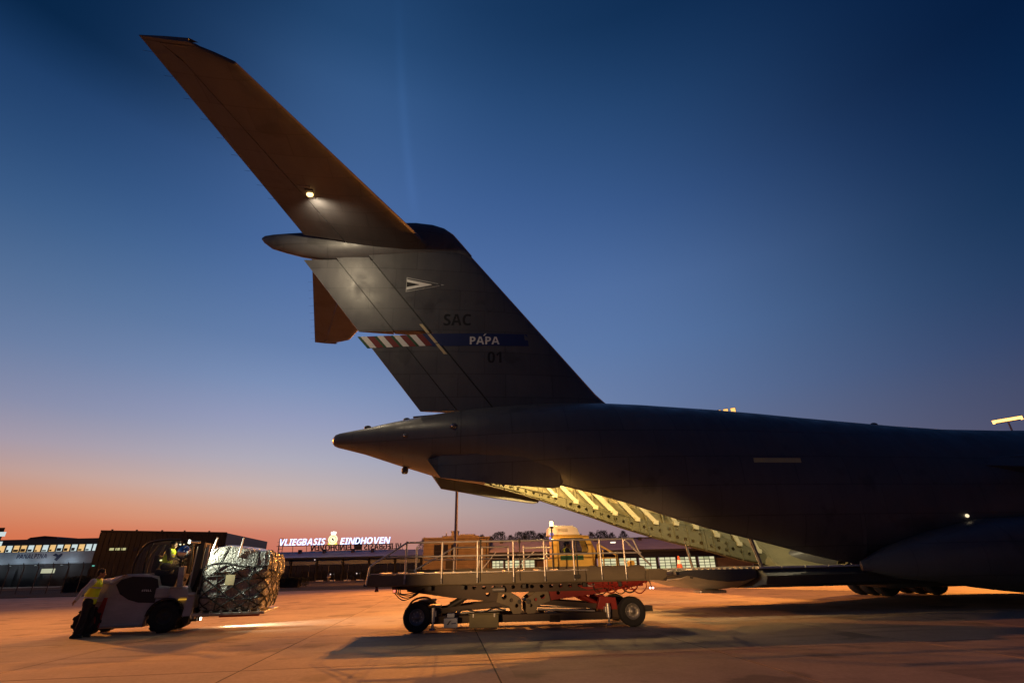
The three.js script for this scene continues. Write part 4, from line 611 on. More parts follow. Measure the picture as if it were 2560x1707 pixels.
  // small fittings
  for (const [x, y, r] of [[-4.12, 6.42, 0.13], [-5.92, 6.16, 0.09]]) { const z = fusZ(x, y) - 0.02, b = part('antenna_blister', new THREE.SphereGeometry(r, 16, 10).scale(1.2, 0.9, 0.9).translate(x, y, z), X.skin, t); part('blister_lens', new THREE.SphereGeometry(r * 0.45, 10, 8).translate(x - r * 0.5, y, z + r * 0.6), X.chrome, b); }
  part('belly_beacon', [lathe([[0, -0.2], [0.1, -0.19], [0.13, -0.12], [0.13, 0], [0.09, 0.03], [0.09, 0.1], [0, 0.1]], 14).translate(-5.95, 5.12, 0)], X.skinDark, t);
  for (const [x, z] of [[-7.5, 0.1], [-6.0, 0.1]]) part('blade_antenna', new THREE.SphereGeometry(0.09, 10, 8).scale(1.6, 1, 0.6).translate(x, table(BODY, x)[0] + 0.02, z), X.skinDark, t);
  part('tail_ledge', [poly([[-5.75, 7.13], [-4.2, 7.3], [-4.2, 7.1], [-5.4, 7.02]], -0.3, 0.3)], X.skinDark, t);
  const st = []; for (let i = 0; i < 6; i++) { const x0 = 6.5 + i * 0.3; const za = fusZ(x0, 4.84) + 0.012, zb2 = fusZ(x0 + 0.295, 4.84) + 0.012; st.push(bar([x0, 4.84, za], [x0 + 0.295, 4.84, zb2], 0.16, 0.02)); } part('formation_light', st, mat(0.42, 0.42, 0.22, 0.5), t);
  const top = new THREE.SphereGeometry(0.1, 10, 8).scale(1.8, 0.8, 0.8).translate(14.3, 6.97, 0.6); part('crown_antenna', top, X.skinDark, t);
  part('side_light', new THREE.SphereGeometry(0.06, 10, 8).translate(14.15, 2.9, fusZ(14.15, 2.9) + 0.03), glow(1, 0.8, 0.5, 1.2), t);
}

// ================================================================ CARGO LOADER (local: x along the deck, near wheels at z = 0)
{
  const t = thing('cargo_loader', 'wide scissor lift cargo loader with railed platform and yellow cab', 'cargo loader', [-2.69, 0, -15.11], 4.2 * D2R);
  // wheels
  const tyre = prep(wheelGeo(0.37, 0.28, 0.2, 40)), rim = prep(lathe([[0, -0.05], [0.2, -0.05], [0.205, 0.12], [0.18, 0.11], [0.16, 0.06], [0.07, 0.05], [0.065, 0.1], [0, 0.1]], 24).rotateX(Math.PI / 2)), bolt = prep(mergeGeometries(Array.from({ length: 8 }, (_, i) => rod([Math.cos(i * Math.PI / 4) * 0.12, Math.sin(i * Math.PI / 4) * 0.12, 0.05], [Math.cos(i * Math.PI / 4) * 0.12, Math.sin(i * Math.PI / 4) * 0.12, 0.085], 0.016, 6))));
  for (const [x, z] of [[0, -0.14], [5.86, -0.14], [0.06, -2.0], [5.86, -2.0]]) {
    const w = new THREE.Mesh(tyre, X.rubber); w.name = 'wheel'; w.position.set(x, 0.37, z); if (z < -1) w.rotation.y = Math.PI; w.castShadow = w.receiveShadow = true; t.add(w);
    const r = new THREE.Mesh(rim, X.steel); r.name = 'rim'; r.castShadow = true; w.add(r); const b = new THREE.Mesh(bolt, X.galv); b.name = 'wheel_bolts'; w.add(b);
  }
  // chassis
  const ch = part('chassis', [rbox(0.25, 5.55, 0.17, 0.36, -0.5, -0.36, 0.02), rbox(0.25, 5.55, 0.17, 0.36, -1.8, -1.66, 0.02), rbox(0.2, 0.55, 0.2, 0.58, -1.85, -0.34, 0.03), rbox(5.2, 5.6, 0.2, 0.52, -1.85, -0.34, 0.03), rbox(1.8, 2.1, 0.14, 0.34, -1.8, -0.36, 0.02), rbox(3.6, 3.9, 0.14, 0.34, -1.8, -0.36, 0.02)], X.loaderBrown, t);
  for (const x of [0, 5.86]) part('axle', [rod([x, 0.37, -2.0], [x, 0.37, -0.2], 0.07), rbox(x - 0.14, x + 0.14, 0.27, 0.47, -1.25, -0.9, 0.05)], X.darkSteel, ch);
  for (const z of [-0.5, -1.9]) part('front_bracket', poly([[4.95, 0.44], [5.05, 0.74], [5.48, 0.7], [5.5, 0.42]], z, z + 0.2, [], 0.01), X.loaderRed, t);
  for (const x of [0.42, 5.2]) { const l = part('outrigger', [rod([x, 0.24, -0.12], [x, 0.58, -0.12], 0.055, 14), rbox(x - 0.08, x + 0.08, 0.36, 0.5, -0.36, -0.14, 0.01)], X.galv, t); part('outrigger_foot', [rod([x, 0.09, -0.12], [x, 0.25, -0.12], 0.035, 12), lathe([[0, 0.05], [0.1, 0.05], [0.09, 0.09], [0, 0.1]], 14).translate(x, 0, -0.12)], X.chrome, l); }
  part('tow_bar', [rbox(6.1, 6.42, 0.32, 0.4, -1.0, -0.7, 0.02), rbox(6.18, 6.44, 0.36, 0.5, -0.3, -0.05, 0.02)], X.darkSteel, t);
  part('fender', [tube([[-0.38, 0.5, -0.9], [-0.2, 0.74, -0.9], [0.15, 0.8, -0.9], [0.42, 0.66, -0.9]], 0.03, 14, 6), rbox(-0.05, 0.4, 0.68, 0.74, -1.6, -0.5, 0.02)], X.darkSteel, t);
  // scissor arms on the near and far side, with pierced centre plates
  for (const z of [-0.52, -1.72]) {
    const s = z;
    part('upper_arm', [poly([[-0.35, 1.08], [-0.2, 1.1], [2.2, 0.98], [2.75, 0.78], [2.72, 0.6], [2.3, 0.66], [0.9, 0.8], [-0.35, 0.98]], s - 0.04, s + 0.04, [[2.36, 0.8, 0.07], [1.9, 0.86, 0.06]], 0.008)], X.loaderBrown, t);
    part('upper_arm', [poly([[6.15, 1.08], [6.0, 1.1], [3.6, 0.98], [3.05, 0.78], [3.08, 0.6], [3.5, 0.66], [4.9, 0.8], [6.15, 0.98]], s - 0.04, s + 0.04, [[3.44, 0.8, 0.07], [3.9, 0.86, 0.06]], 0.008)], z > -1 ? X.loaderRed : X.loaderBrown, t);
    part('centre_plate', poly([[2.2, 0.9], [2.5, 0.92], [2.82, 0.72], [2.84, 0.4], [2.72, 0.3], [2.6, 0.36], [2.5, 0.55], [2.15, 0.66]], s + 0.05, s + 0.1, [[2.36, 0.78, 0.075], [2.56, 0.7, 0.05], [2.7, 0.56, 0.05]], 0.008), X.deck, t);
    part('centre_plate', poly([[3.6, 0.9], [3.3, 0.92], [2.98, 0.72], [2.96, 0.4], [3.08, 0.3], [3.2, 0.36], [3.3, 0.55], [3.65, 0.66]], s + 0.05, s + 0.1, [[3.44, 0.78, 0.075], [3.24, 0.7, 0.05], [3.1, 0.56, 0.05]], 0.008), X.deck, t);
    part('lower_arm', [bar([0.45, 0.46, s - 0.02], [2.5, 0.64, s - 0.02], 0.13, 0.08)], X.loaderBrown, t);
    part('lower_arm', [bar([5.35, 0.46, s - 0.02], [3.3, 0.64, s - 0.02], 0.13, 0.08)], X.loaderBrown, t);
    part('lift_cylinder', [rod([0.8, 0.55, s - 0.14], [1.55, 0.92, s - 0.14], 0.07), rod([1.5, 0.9, s - 0.14], [1.75, 1.02, s - 0.14], 0.035)], X.darkSteel, t);
    part('lift_cylinder', [rod([5.0, 0.55, s - 0.14], [4.25, 0.92, s - 0.14], 0.07), rod([4.3, 0.9, s - 0.14], [4.05, 1.02, s - 0.14], 0.035)], X.loaderRed, t);
    part('push_rod', [rod([0.9, 0.4, s + 0.04], [2.4, 0.47, s + 0.04], 0.025), rod([4.9, 0.38, s + 0.04], [3.3, 0.46, s + 0.04], 0.025)], X.galv, t);
  }
  part('pivot_pin', [rod([2.78, 0.66, -1.85], [2.78, 0.66, -0.36], 0.06), rod([3.02, 0.66, -1.85], [3.02, 0.66, -0.36], 0.06), rbox(2.3, 2.6, 0.5, 0.62, -1.7, -0.55, 0.02)], X.darkSteel, t);
  // underframe with pierced beams
  for (const z of [-0.36, -1.9]) {
    const holes = []; for (let i = 0; i < 13; i++) { const x = 1.52 + i * 0.27; if (x < 4.75) holes.push([x, 1.035, 0.06, 0.048]); }
    part('pierced_beam', poly([[-0.75, 1.115], [6.3, 1.115], [6.05, 1.0], [4.75, 0.9], [1.1, 0.9], [0.1, 1.0], [-0.75, 1.04]], z - 0.03, z + 0.03, holes, 0, 8), z > -1 ? X.loaderBrown : X.darkSteel, t);
  }
  part('cross_member', [0.3, 1.2, 2.9, 4.6, 5.6].map(x => rbox(x - 0.05, x + 0.05, 1.0, 1.11, -2.2, -0.1, 0.01)), X.darkSteel, t);
  part('red_frame', [poly([[4.7, 0.92], [5.7, 1.02], [6.4, 1.06], [6.45, 1.12], [4.6, 1.12], [4.5, 0.98]], -0.32, -0.24), rbox(5.6, 6.35, 0.98, 1.1, -1.9, -0.4, 0.02)], X.loaderRed, t);
  part('motor', [rod([2.02, 0.98, -0.24], [2.36, 0.98, -0.24], 0.065, 14)], X.steel, t);
  part('nameplate', [box(4.55, 4.9, 1.0, 1.06, -0.235, -0.228)], X.truckPale, t);
  // deck
  const deck = part('deck', [rbox(-1.36, 6.42, 1.12, 1.4, -2.42, 0.0, 0.015)], X.deck, t);
  part('side_beam', [rbox(-1.37, 2.63, 1.14, 1.41, 0.002, 0.05, 0.01), rbox(2.65, 4.62, 1.14, 1.42, 0.002, 0.05, 0.01), rbox(4.64, 6.3, 1.15, 1.47, 0.002, 0.06, 0.02)], X.deck, deck);
  part('edge_angle', [bar([-1.3, 1.435, 0.03], [2.6, 1.435, 0.03], 0.025, 0.06), bar([2.66, 1.43, 0.03], [6.3, 1.43, 0.03], 0.025, 0.06)], X.galv, deck);
  part('far_toe_board', [rbox(-0.6, 6.3, 1.4, 1.53, -2.42, -2.36, 0.01)], X.deck, deck);
  for (let i = 0; i < 15; i++) part('roller', rod([-1.1 + i * 0.5, 1.425, -2.2], [-1.1 + i * 0.5, 1.425, -0.25], 0.035, 10), X.steel, deck);
  const lip = part('bridge_lip', [poly([[6.42, 1.14], [6.78, 1.14], [6.92, 1.22], [6.94, 1.36], [6.8, 1.41], [6.42, 1.41]], -2.35, 0.03, [], 0.01)], X.deck, t);
  part('lip_roller', [rod([6.9, 1.16, -2.2], [6.9, 1.16, -0.05], 0.05, 10)], X.darkSteel, lip);
  part('edge_tarp', loft(Array.from({ length: 15 }, (_, i) => { const x = 4.7 + i * 0.115, h = 0.02 * Math.sin(i * 1.7) + 0.012 * Math.sin(i * 3.1); return [V(x, 1.30, 0.075), V(x, 1.46 + h, 0.08), V(x, 1.52 + h, 0.02), V(x, 1.5 + h, -0.08), V(x, 1.45, -0.1)]; }), 0.9, false, false, false), X.deck, t);
  // near rail
  const R = 0.025, post = (x, z, y1 = 2.23, y0 = 1.2) => { const p = part('rail_post', [rod([x, y0, z], [x, y1, z], R, 12)], X.galv, t); part('post_socket', [rod([x, 1.17, z], [x, 1.3, z], 0.034, 10), lathe([[0, 0], [0.026, 0], [0.02, 0.02], [0, 0.026]], 10).translate(x, y1, z)], X.steel, p); };
  for (const x of [-0.37, 0.62, 1.6, 2.6, 3.47, 4.3, 5.07, 5.76]) post(x, 0.07);
  part('hand_rail', rod([-0.37, 2.215, 0.07], [2.68, 2.215, 0.07], R, 12), X.galv, t); part('hand_rail', rod([2.7, 2.215, 0.07], [6.05, 2.215, 0.07], R, 12), X.galv, t);
  part('mid_rail', rod([-0.9, 1.85, 0.07], [2.68, 1.85, 0.07], R * 0.9, 10), X.galv, t); part('mid_rail', rod([2.7, 1.85, 0.07], [6.25, 1.85, 0.07], R * 0.9, 10), X.galv, t);
  part('end_rail', [tube([[-0.37, 2.215, 0.07], [-0.8, 1.95, 0.07], [-1.27, 1.66, 0.07], [-1.33, 1.6, 0.07], [-1.36, 1.4, 0.07], [-1.39, 1.16, 0.07]], R, 30, 12)], X.galv, t);
  part('end_rail', [rod([5.82, 2.19, 0.07], [6.5, 1.5, 0.07], R, 10), rod([6.05, 2.215, 0.07], [6.22, 1.8, 0.07], R, 10)], X.galv, t);
  for (const x of [1.68, 2.78]) part('rail_clamp', [rod([x, 1.2, 0.05], [x, 2.26, 0.05], 0.016, 8), rbox(x - 0.03, x + 0.03, 2.15, 2.27, 0.02, 0.1, 0.01)], X.darkSteel, t);
  part('gate_hinge', [rod([4.4, 1.2, 0.04], [4.4, 2.24, 0.04], 0.024, 8), rbox(4.28, 4.44, 1.22, 1.32, 0.06, 0.12, 0.01)], X.darkSteel, t);
  // far rails
  for (const x of [-0.35, 0.85, 1.75, 2.6, 3.1, 3.85, 4.05]) post(x, -2.36, 2.17, 1.42);
  part('hand_rail', rod([0.85, 2.155, -2.36], [2.6, 2.155, -2.36], R, 10), X.galv, t); part('hand_rail', rod([3.1, 2.1, -2.36], [4.05, 2.1, -2.36], R, 10), X.galv, t);
  part('mid_rail', rod([-0.1, 1.8, -2.36], [2.6, 1.8, -2.36], R * 0.9, 10), X.galv, t); part('mid_rail', rod([2.75, 1.78, -2.36], [4.05, 1.78, -2.36], R * 0.9, 10), X.galv, t);
  part('end_rail', rod([0.85, 2.155, -2.36], [-0.4, 1.5, -2.36], R, 10), X.galv, t);
  for (const [x0, x1] of [[1.75, 2.2], [2.85, 3.45]]) part('diagonal_brace', rod([x0, 1.5, -2.34], [x1, 2.0, -2.34], 0.014, 8), X.galv, t);
  part('step_frame', [bar([5.55, 1.42, -2.3], [5.55, 2.18, -2.3], 0.05, 0.05), bar([5.55, 2.18, -2.3], [6.15, 1.84, -2.3], 0.05, 0.05), bar([6.15, 1.86, -2.3], [6.15, 1.42, -2.3], 0.06, 0.06), bar([5.58, 1.76, -2.3], [6.12, 1.76, -2.3], 0.04, 0.04), bar([5.68, 1.42, -2.2], [5.68, 2.0, -2.2], 0.03, 0.03)], X.cab, t);
  part('deck_winch', [rbox(6.05, 6.4, 1.42, 1.52, -1.2, -0.6, 0.03), new THREE.CylinderGeometry(0.08, 0.08, 0.3, 12).rotateX(Math.PI / 2).translate(6.2, 1.58, -0.9)], X.cab, t);
  // cab
  {
    const zN = -2.45, zF = -3.35, out = [[4.1, 1.32], [5.35, 1.32], [5.5, 1.98], [5.28, 2.44], [4.1, 2.5]], win = [[4.3, 1.95], [5.22, 1.95], [5.24, 2.08], [5.14, 2.34], [5.08, 2.38], [4.36, 2.38], [4.3, 2.32]];
    const cab = part('cab', [poly(out, zN - 0.04, zN, [win], 0.012), poly(out, zF, zF + 0.04, [win], 0.012), box(4.1, 4.14, 1.32, 2.48, zF + 0.05, zN - 0.05), box(4.1, 5.38, 1.3, 1.36, zF + 0.05, zN - 0.05), bar([4.1, 2.48, (zN + zF) / 2], [5.3, 2.44, (zN + zF) / 2], 0.05, zN - zF), bar([5.36, 1.34, (zN + zF) / 2], [5.49, 1.96, (zN + zF) / 2], 0.05, zN - zF - 0.1)], X.cab, t);
    for (const z of [zN - 0.02, zF + 0.02]) part('cab_window', new THREE.ShapeGeometry(shape(win)).translate(0, 0, z), X.glass, cab);
    part('window_seal', [tube([...win, win[0]].map(p => [p[0], p[1], zN + 0.006]), 0.016, 60, 6, 0.05)], X.black, cab);
    part('windscreen', [bar([5.47, 2.0, (zN + zF) / 2], [5.29, 2.42, (zN + zF) / 2], 0.012, zN - zF - 0.12)], X.glass, cab);
    part('cab_sign', box(4.32, 5.08, 1.72, 1.86, zN + 0.002, zN + 0.008), mat(0.03, 0.12, 0.06, 0.5), cab);
    part('seat', [rbox(4.35, 4.75, 1.5, 1.62, -3.1, -2.7, 0.04), rbox(4.28, 4.4, 1.6, 2.05, -3.1, -2.7, 0.04)], X.black, cab);
    part('rear_cabinet', [rbox(3.98, 4.09, 1.4, 1.82, zF + 0.1, zN, 0.02), rbox(3.86, 4.09, 1.4, 1.75, zF + 0.2, zN + 0.03, 0.03)], X.cab, cab);
    part('air_conditioner', [poly([[4.0, 2.52], [5.0, 2.52], [4.94, 2.68], [4.8, 2.76], [4.1, 2.76], [4.02, 2.7]], -3.2, -2.55, [], 0.03)], X.white, cab);
    part('grille', [0, 1, 2].map(i => box(4.3, 4.62, 2.6 + i * 0.04, 2.615 + i * 0.04, -2.54, -2.53)), X.deck, cab);
    part('fringe_highlight', [rbox(3.98, 4.08, 2.3, 2.44, -2.52, -2.4, 0.02), rbox(4.0, 4.12, 2.48, 2.56, -2.5, -2.4, 0.02)], glow(0.35, 0.32, 0.9, 0.7), cab);  // glow painted in for purple-fringed highlights on pale fittings, no lit lamp
    const b = part('beacon', lathe([[0, 0], [0.055, 0], [0.055, 0.12], [0.04, 0.15], [0, 0.16]], 14).translate(3.98, 2.72, -1.8), glow(1, 0.5, 0.12, 14), cab);
    part('beacon_pole', [new THREE.CylinderGeometry(0.06, 0.07, 0.06, 12).translate(3.98, 2.69, -1.8), rod([3.98, 1.4, -1.8], [3.98, 2.67, -1.8], 0.025)], X.darkSteel, b);
    const pl = new THREE.PointLight(lin(1, 0.46, 0.11), 2.5, 0, 2); pl.position.set(3.98, 2.8, -1.8); pl.castShadow = true; t.add(pl);
  }
  // hoses, boxes, lamps
  for (let i = 0; i < 4; i++) part('hose', tube([[-0.62 + i * 0.03, 1.1, -0.2 - i * 0.05], [-0.66 + i * 0.06, 0.98 - i * 0.015, -0.18], [-0.42 + i * 0.05, 0.78 + i * 0.05, -0.18 - i * 0.03], [-0.1 + i * 0.02, 0.88 + i * 0.03, -0.2], [0.12, 1.05, -0.25]], 0.014, 28, 6), X.black, t);
  for (let i = 0; i < 5; i++) { const x = 4.85 + i * 0.27; part('hose', tube([[x, 1.1, -0.2], [x + 0.02, 0.92, -0.15], [x + 0.22, 0.80 + 0.03 * (i % 2), -0.14], [x + 0.42, 0.94, -0.16], [x + 0.44, 1.1, -0.2]], 0.014 + 0.004 * (i % 2), 26, 6), i % 3 === 1 ? X.loaderRed : X.black, t); }
  for (let i = 0; i < 5; i++) part('red_hose', tube([[4.7 + i * 0.2, 1.06, -0.18 + i * 0.01], [5.1 + i * 0.22, 0.98 - 0.02 * i, -0.13], [5.5 + i * 0.16, 1.06, -0.15], [6.0 + i * 0.06, 1.0 + 0.03 * i, -0.16], [6.3, 1.1, -0.2]], 0.017, 26, 6), X.loaderRed, t);
  part('control_box', rbox(-0.68, -0.58, 0.96, 1.1, -0.12, -0.04, 0.01), X.darkSteel, t);
  part('tail_lamp', [rod([-0.64, 0.98, -0.03], [-0.64, 1.04, -0.03], 0.03, 10)], glow(1.0, 0.2, 0.12, 1.6), t);
  part('marker_cone', lathe([[0, 0], [0.055, 0], [0.02, 0.13], [0, 0.13]], 10).translate(-1.12, 1.0, -0.06), X.loaderRed, t); part('cone_bracket', rbox(-1.15, -1.09, 1.1, 1.13, -0.1, 0, 0.01), X.darkSteel, t);
  part('rubber_stop', [rbox(-1.46, -1.37, 1.13, 1.2, -0.2, 0.06, 0.015), rbox(-1.46, -1.37, 1.13, 1.2, -2.3, -2.1, 0.015)], X.black, t);
  for (const x of [6.48, 6.56]) part('tail_lamp', new THREE.SphereGeometry(0.028, 10, 8).translate(x, 0.93, -0.2), glow(1.0, 0.42, 0.36, 6), t);
  part('lamp_bracket', [rod([6.52, 0.95, -0.22], [6.5, 1.16, -0.3], 0.012), box(6.44, 6.6, 0.955, 0.97, -0.24, -0.2)], X.darkSteel, t);
  const tb = part('tool_box', [rbox(1.39, 2.18, 0.08, 0.4, -0.34, -0.02, 0.02)], X.toolbox, t); part('tool_box_lid', rbox(1.37, 2.2, 0.4, 0.43, -0.35, 0.0, 0.01), X.toolbox, tb); for (const x of [1.5, 2.07]) part('latch', rbox(x - 0.02, x + 0.02, 0.33, 0.42, -0.005, 0.012, 0.005), X.galv, tb);
  const bb = part('battery_box', [rbox(0.72, 1.08, 0.1, 0.33, -0.32, -0.02, 0.015), rbox(0.8, 1.0, 0.34, 0.44, -0.3, -0.04, 0.015)], X.paleBlue, t);
  part('box_mark', [new THREE.ShapeGeometry(shape([[0.8, 0.18], [0.86, 0.26], [0.92, 0.28], [0.87, 0.22], [0.84, 0.17]])).translate(0, 0, -0.014)], X.black, bb); part('box_mark', [new THREE.ShapeGeometry(shape([[0.92, 0.19], [1.04, 0.2], [1.04, 0.225], [0.92, 0.215]])).translate(0, 0, -0.014)], X.navy, bb);
  part('cable', tube([[1.0, 0.42, -0.3], [1.3, 0.5, -0.34], [1.7, 0.42, -0.36], [2.1, 0.52, -0.36], [2.4, 0.44, -0.38]], 0.018, 24, 6), X.black, t);
  part('ladder', [bar([1.35, 1.42, -2.5], [1.05, 0.2, -2.5], 0.06, 0.04), bar([1.7, 1.9, -2.5], [1.4, 0.7, -2.5], 0.05, 0.04)], X.galv, t);
}
{
  const t = thing('traffic_cone', 'orange and white traffic cone standing on the open cargo ramp', 'traffic cone', [0, 0, 0]);
  t.position.set(AIR_POS[0] + Math.cos(AIR_YAW) * 5.7 + Math.sin(AIR_YAW) * -2.35, 1.345, AIR_POS[2] - Math.sin(AIR_YAW) * 5.7 + Math.cos(AIR_YAW) * -2.35);
  part('cone_body', lathe([[0.13, 0.03], [0.03, 0.52], [0, 0.53]], 16), X.conePaint, t); part('base', rbox(-0.17, 0.17, 0, 0.03, -0.17, 0.17, 0.01), X.conePaint, t); part('white_sleeve', lathe([[0.098, 0.2], [0.066, 0.36]], 16), X.white, t);
}

// ================================================================ PEOPLE
function person(spec) {     // joints in metres, y up, facing +x; returns the Group
  const t = thing('person', spec.label, 'person', spec.pos, spec.turn, undefined), J = spec.j, P = k => V(...J[k]);
  const cap = (a, b, ra, rb) => { const A = A3(a), B = A3(b), d = V().subVectors(B, A), L2 = d.lengthSq() || 1e-9; return q => { const h = clamp(((q.x - A.x) * d.x + (q.y - A.y) * d.y + (q.z - A.z) * d.z) / L2, 0, 1), dx = q.x - A.x - d.x * h, dy = q.y - A.y - d.y * h, dz = q.z - A.z - d.z * h; return Math.sqrt(dx * dx + dy * dy + dz * dz) - lerp(ra, rb, h); }; };
  const uni = (fs, k) => q => { let v = fs[0](q); for (let i = 1; i < fs.length; i++) { const b = fs[i](q), h = clamp(0.5 + 0.5 * (b - v) / k, 0, 1); v = lerp(b, v, h) - k * h * (1 - h); } return v; };
  const leg = (s, e = 0) => [cap(P('hip' + s), P('knee' + s), 0.088 + e, 0.06 + e), cap(P('knee' + s), P('ankle' + s), 0.062 + e, 0.042 + e)];
  const foot = (s, e = 0) => { const a = P('ankle' + s), d = spec.foot?.[s] ?? [0.16, 0]; return [cap([a.x - 0.05, a.y - 0.045, a.z], [a.x + d[0], a.y - 0.05 + (spec.toe ?? 0), a.z + d[1]], 0.045 + e, 0.036 + e)]; };
  const arm = (s, e = 0) => [cap(P('sh' + s), P('el' + s), 0.052 + e, 0.042 + e), cap(P('el' + s), P('wr' + s), 0.042 + e, 0.028 + e)];
  const torso = (e = 0) => [cap(P('hipL'), P('hipR'), 0.105 + e, 0.105 + e), cap(P('waist'), P('chest'), 0.125 + e, 0.14 + e), cap(P('pelvis'), P('waist'), 0.13 + e, 0.125 + e), cap(P('shL'), P('shR'), 0.062 + e, 0.062 + e)];
  const H = P('head'), N = V(...(spec.look ?? [1, 0, 0])).normalize(), S = V().crossVectors(N, V(0, 1, 0)).normalize(), hd = (f, u, s) => H.clone().addScaledVector(N, f).add(V(0, u, 0)).addScaledVector(S, s);
  const head = [cap(hd(-0.015, 0.035, 0), hd(0.0, 0.03, 0), 0.088, 0.086), cap(hd(0.02, -0.01, 0), hd(0.05, -0.075, 0), 0.07, 0.038), cap(hd(0.09, 0.01, 0), hd(0.105, -0.022, 0), 0.012, 0.016), cap(hd(0.07, -0.06, 0.015), hd(0.07, -0.06, -0.015), 0.018, 0.018), ...[-1, 1].map(s => cap(hd(-0.01, 0.012, s * 0.083), hd(-0.005, -0.02, s * 0.08), 0.016, 0.012)), ...[-1, 1].map(s => cap(hd(0.078, 0.022, s * 0.032), hd(0.079, 0.022, s * 0.03), 0.014, 0.014)), cap(P('neck'), hd(-0.01, -0.06, 0), 0.055, 0.05)];
  const hand = s => { const w = P('wr' + s), d = V().subVectors(w, P('el' + s)).normalize(), side = V().crossVectors(d, Math.abs(d.y) > 0.9 ? V(1, 0, 0) : V(0, 1, 0)).normalize(), nrm = V().crossVectors(side, d), at = (a, b, c) => w.clone().addScaledVector(d, a).addScaledVector(side, b).addScaledVector(nrm, c), fs = [cap(at(0, 0, 0), at(0.07, 0.015, 0), 0.026, 0.022), cap(at(0.02, -0.015, 0), at(0.075, -0.02, 0), 0.022, 0.02)]; [[0.03, 0.07], [0.011, 0.082], [-0.009, 0.078], [-0.028, 0.06]].forEach(([b, L]) => { fs.push(cap(at(0.075, b, 0), at(0.075 + L * 0.5, b * 1.08, -0.008), 0.0098, 0.009), cap(at(0.075 + L * 0.5, b * 1.08, -0.008), at(0.075 + L * 0.9, b * 1.05, -0.035), 0.009, 0.008)); }); fs.push(cap(at(0.015, 0.03, 0), at(0.055, 0.055, -0.012), 0.013, 0.011), cap(at(0.055, 0.055, -0.012), at(0.085, 0.052, -0.03), 0.011, 0.009)); return fs; };
  const bounds = ks => { const lo = [9, 9, 9], hi = [-9, -9, -9]; for (const k of ks) J[k].forEach((v, i) => { lo[i] = Math.min(lo[i], v); hi[i] = Math.max(hi[i], v); }); return [lo, hi]; }, grow = ([lo, hi], m) => [lo.map(v => v - m), hi.map(v => v + m)];
  const all = grow(bounds(Object.keys(J)), 0.22), c = spec.cell ?? 0.02;
  const around = (p, m) => [[p.x - m, p.y - m, p.z - m], [p.x + m, p.y + m, p.z + m]];
  const body = part('body', [fieldMesh(uni([...torso(-0.012), ...leg('L', -0.012), ...leg('R', -0.012), ...arm('L', -0.004), ...arm('R', -0.004)], 0.04), ...all, c), fieldMesh(uni(head, 0.022), ...around(H, 0.19), 0.0095), ...(spec.hands === false ? [] : ['L', 'R'].map(s => fieldMesh(uni(hand(s), 0.008), ...around(P('wr' + s), 0.19), 0.0065)))], X.skinTone, t);
  const cut = (f, fn) => q => Math.max(f(q), fn(q));
  const wy = P('pelvis').y;
  part('trousers', fieldMesh(cut(uni([cap(P('hipL'), P('hipR'), 0.112, 0.112), cap(P('pelvis'), P('waist'), 0.14, 0.134), ...leg('L', 0.014), ...leg('R', 0.014)], 0.05), q => q.y - (P('waist').y - 0.02)), ...grow(bounds(['hipL', 'hipR', 'kneeL', 'kneeR', 'ankleL', 'ankleR', 'waist']), 0.2), c), spec.trousers ?? X.cloth, body);
  part('shoes', fieldMesh(uni([...foot('L', 0.012), ...foot('R', 0.012)], 0.01), ...grow(bounds(['ankleL', 'ankleR']), 0.26), 0.014), X.black, body);
  part('shirt', fieldMesh(uni([...torso(0.004).slice(1), ...arm('L', 0.014), ...arm('R', 0.014)], 0.05), ...grow(bounds(['waist', 'pelvis', 'chest', 'shL', 'shR', 'elL', 'elR', 'wrL', 'wrR']), 0.2), c), spec.shirt, body);
  const vest = part('safety_vest', fieldMesh(cut(uni([cap(P('waist'), P('chest'), 0.152, 0.162), cap(P('pelvis'), P('waist'), 0.155, 0.15), cap(P('shL').lerp(P('shR'), 0.08), P('shR').lerp(P('shL'), 0.08), 0.076, 0.076)], 0.05), q => Math.max(P('pelvis').y - 0.06 - q.y, q.y - (P('shL').y + 0.075))), ...grow(bounds(['waist', 'pelvis', 'chest', 'shL', 'shR']), 0.22), 0.016), X.vest, body);
  const up = V().subVectors(P('chest'), P('waist')).normalize();
  for (const k of [-0.06, 0.2]) { const g = fieldMesh(cut(uni([cap(P('waist'), P('chest'), 0.155, 0.165), cap(P('pelvis'), P('waist'), 0.158, 0.153)], 0.05), q => Math.abs((q.x - P('waist').x) * up.x + (q.y - P('waist').y) * up.y + (q.z - P('waist').z) * up.z - k) - 0.025), ...grow(bounds(['waist', 'pelvis', 'chest']), 0.22), 0.016); part('reflective_band', g, X.vestBand, vest); }
  part('hair', fieldMesh(cut(uni([cap(hd(-0.02, 0.045, 0), hd(-0.008, 0.042, 0), 0.096, 0.094), cap(hd(-0.05, 0.0, 0), hd(-0.06, -0.03, 0), 0.062, 0.05)], 0.03), q => ((q.x - H.x) * N.x + (q.z - H.z) * N.z) - (0.045 + (q.y - H.y) * 0.45)), ...around(H, 0.19), 0.0095), X.hair, body);
  for (const s of [-1, 1]) part('eye', new THREE.SphereGeometry(0.011, 8, 6).translate(...hd(0.086, 0.022, s * 0.031).toArray()), X.black, body);
  return t;
}
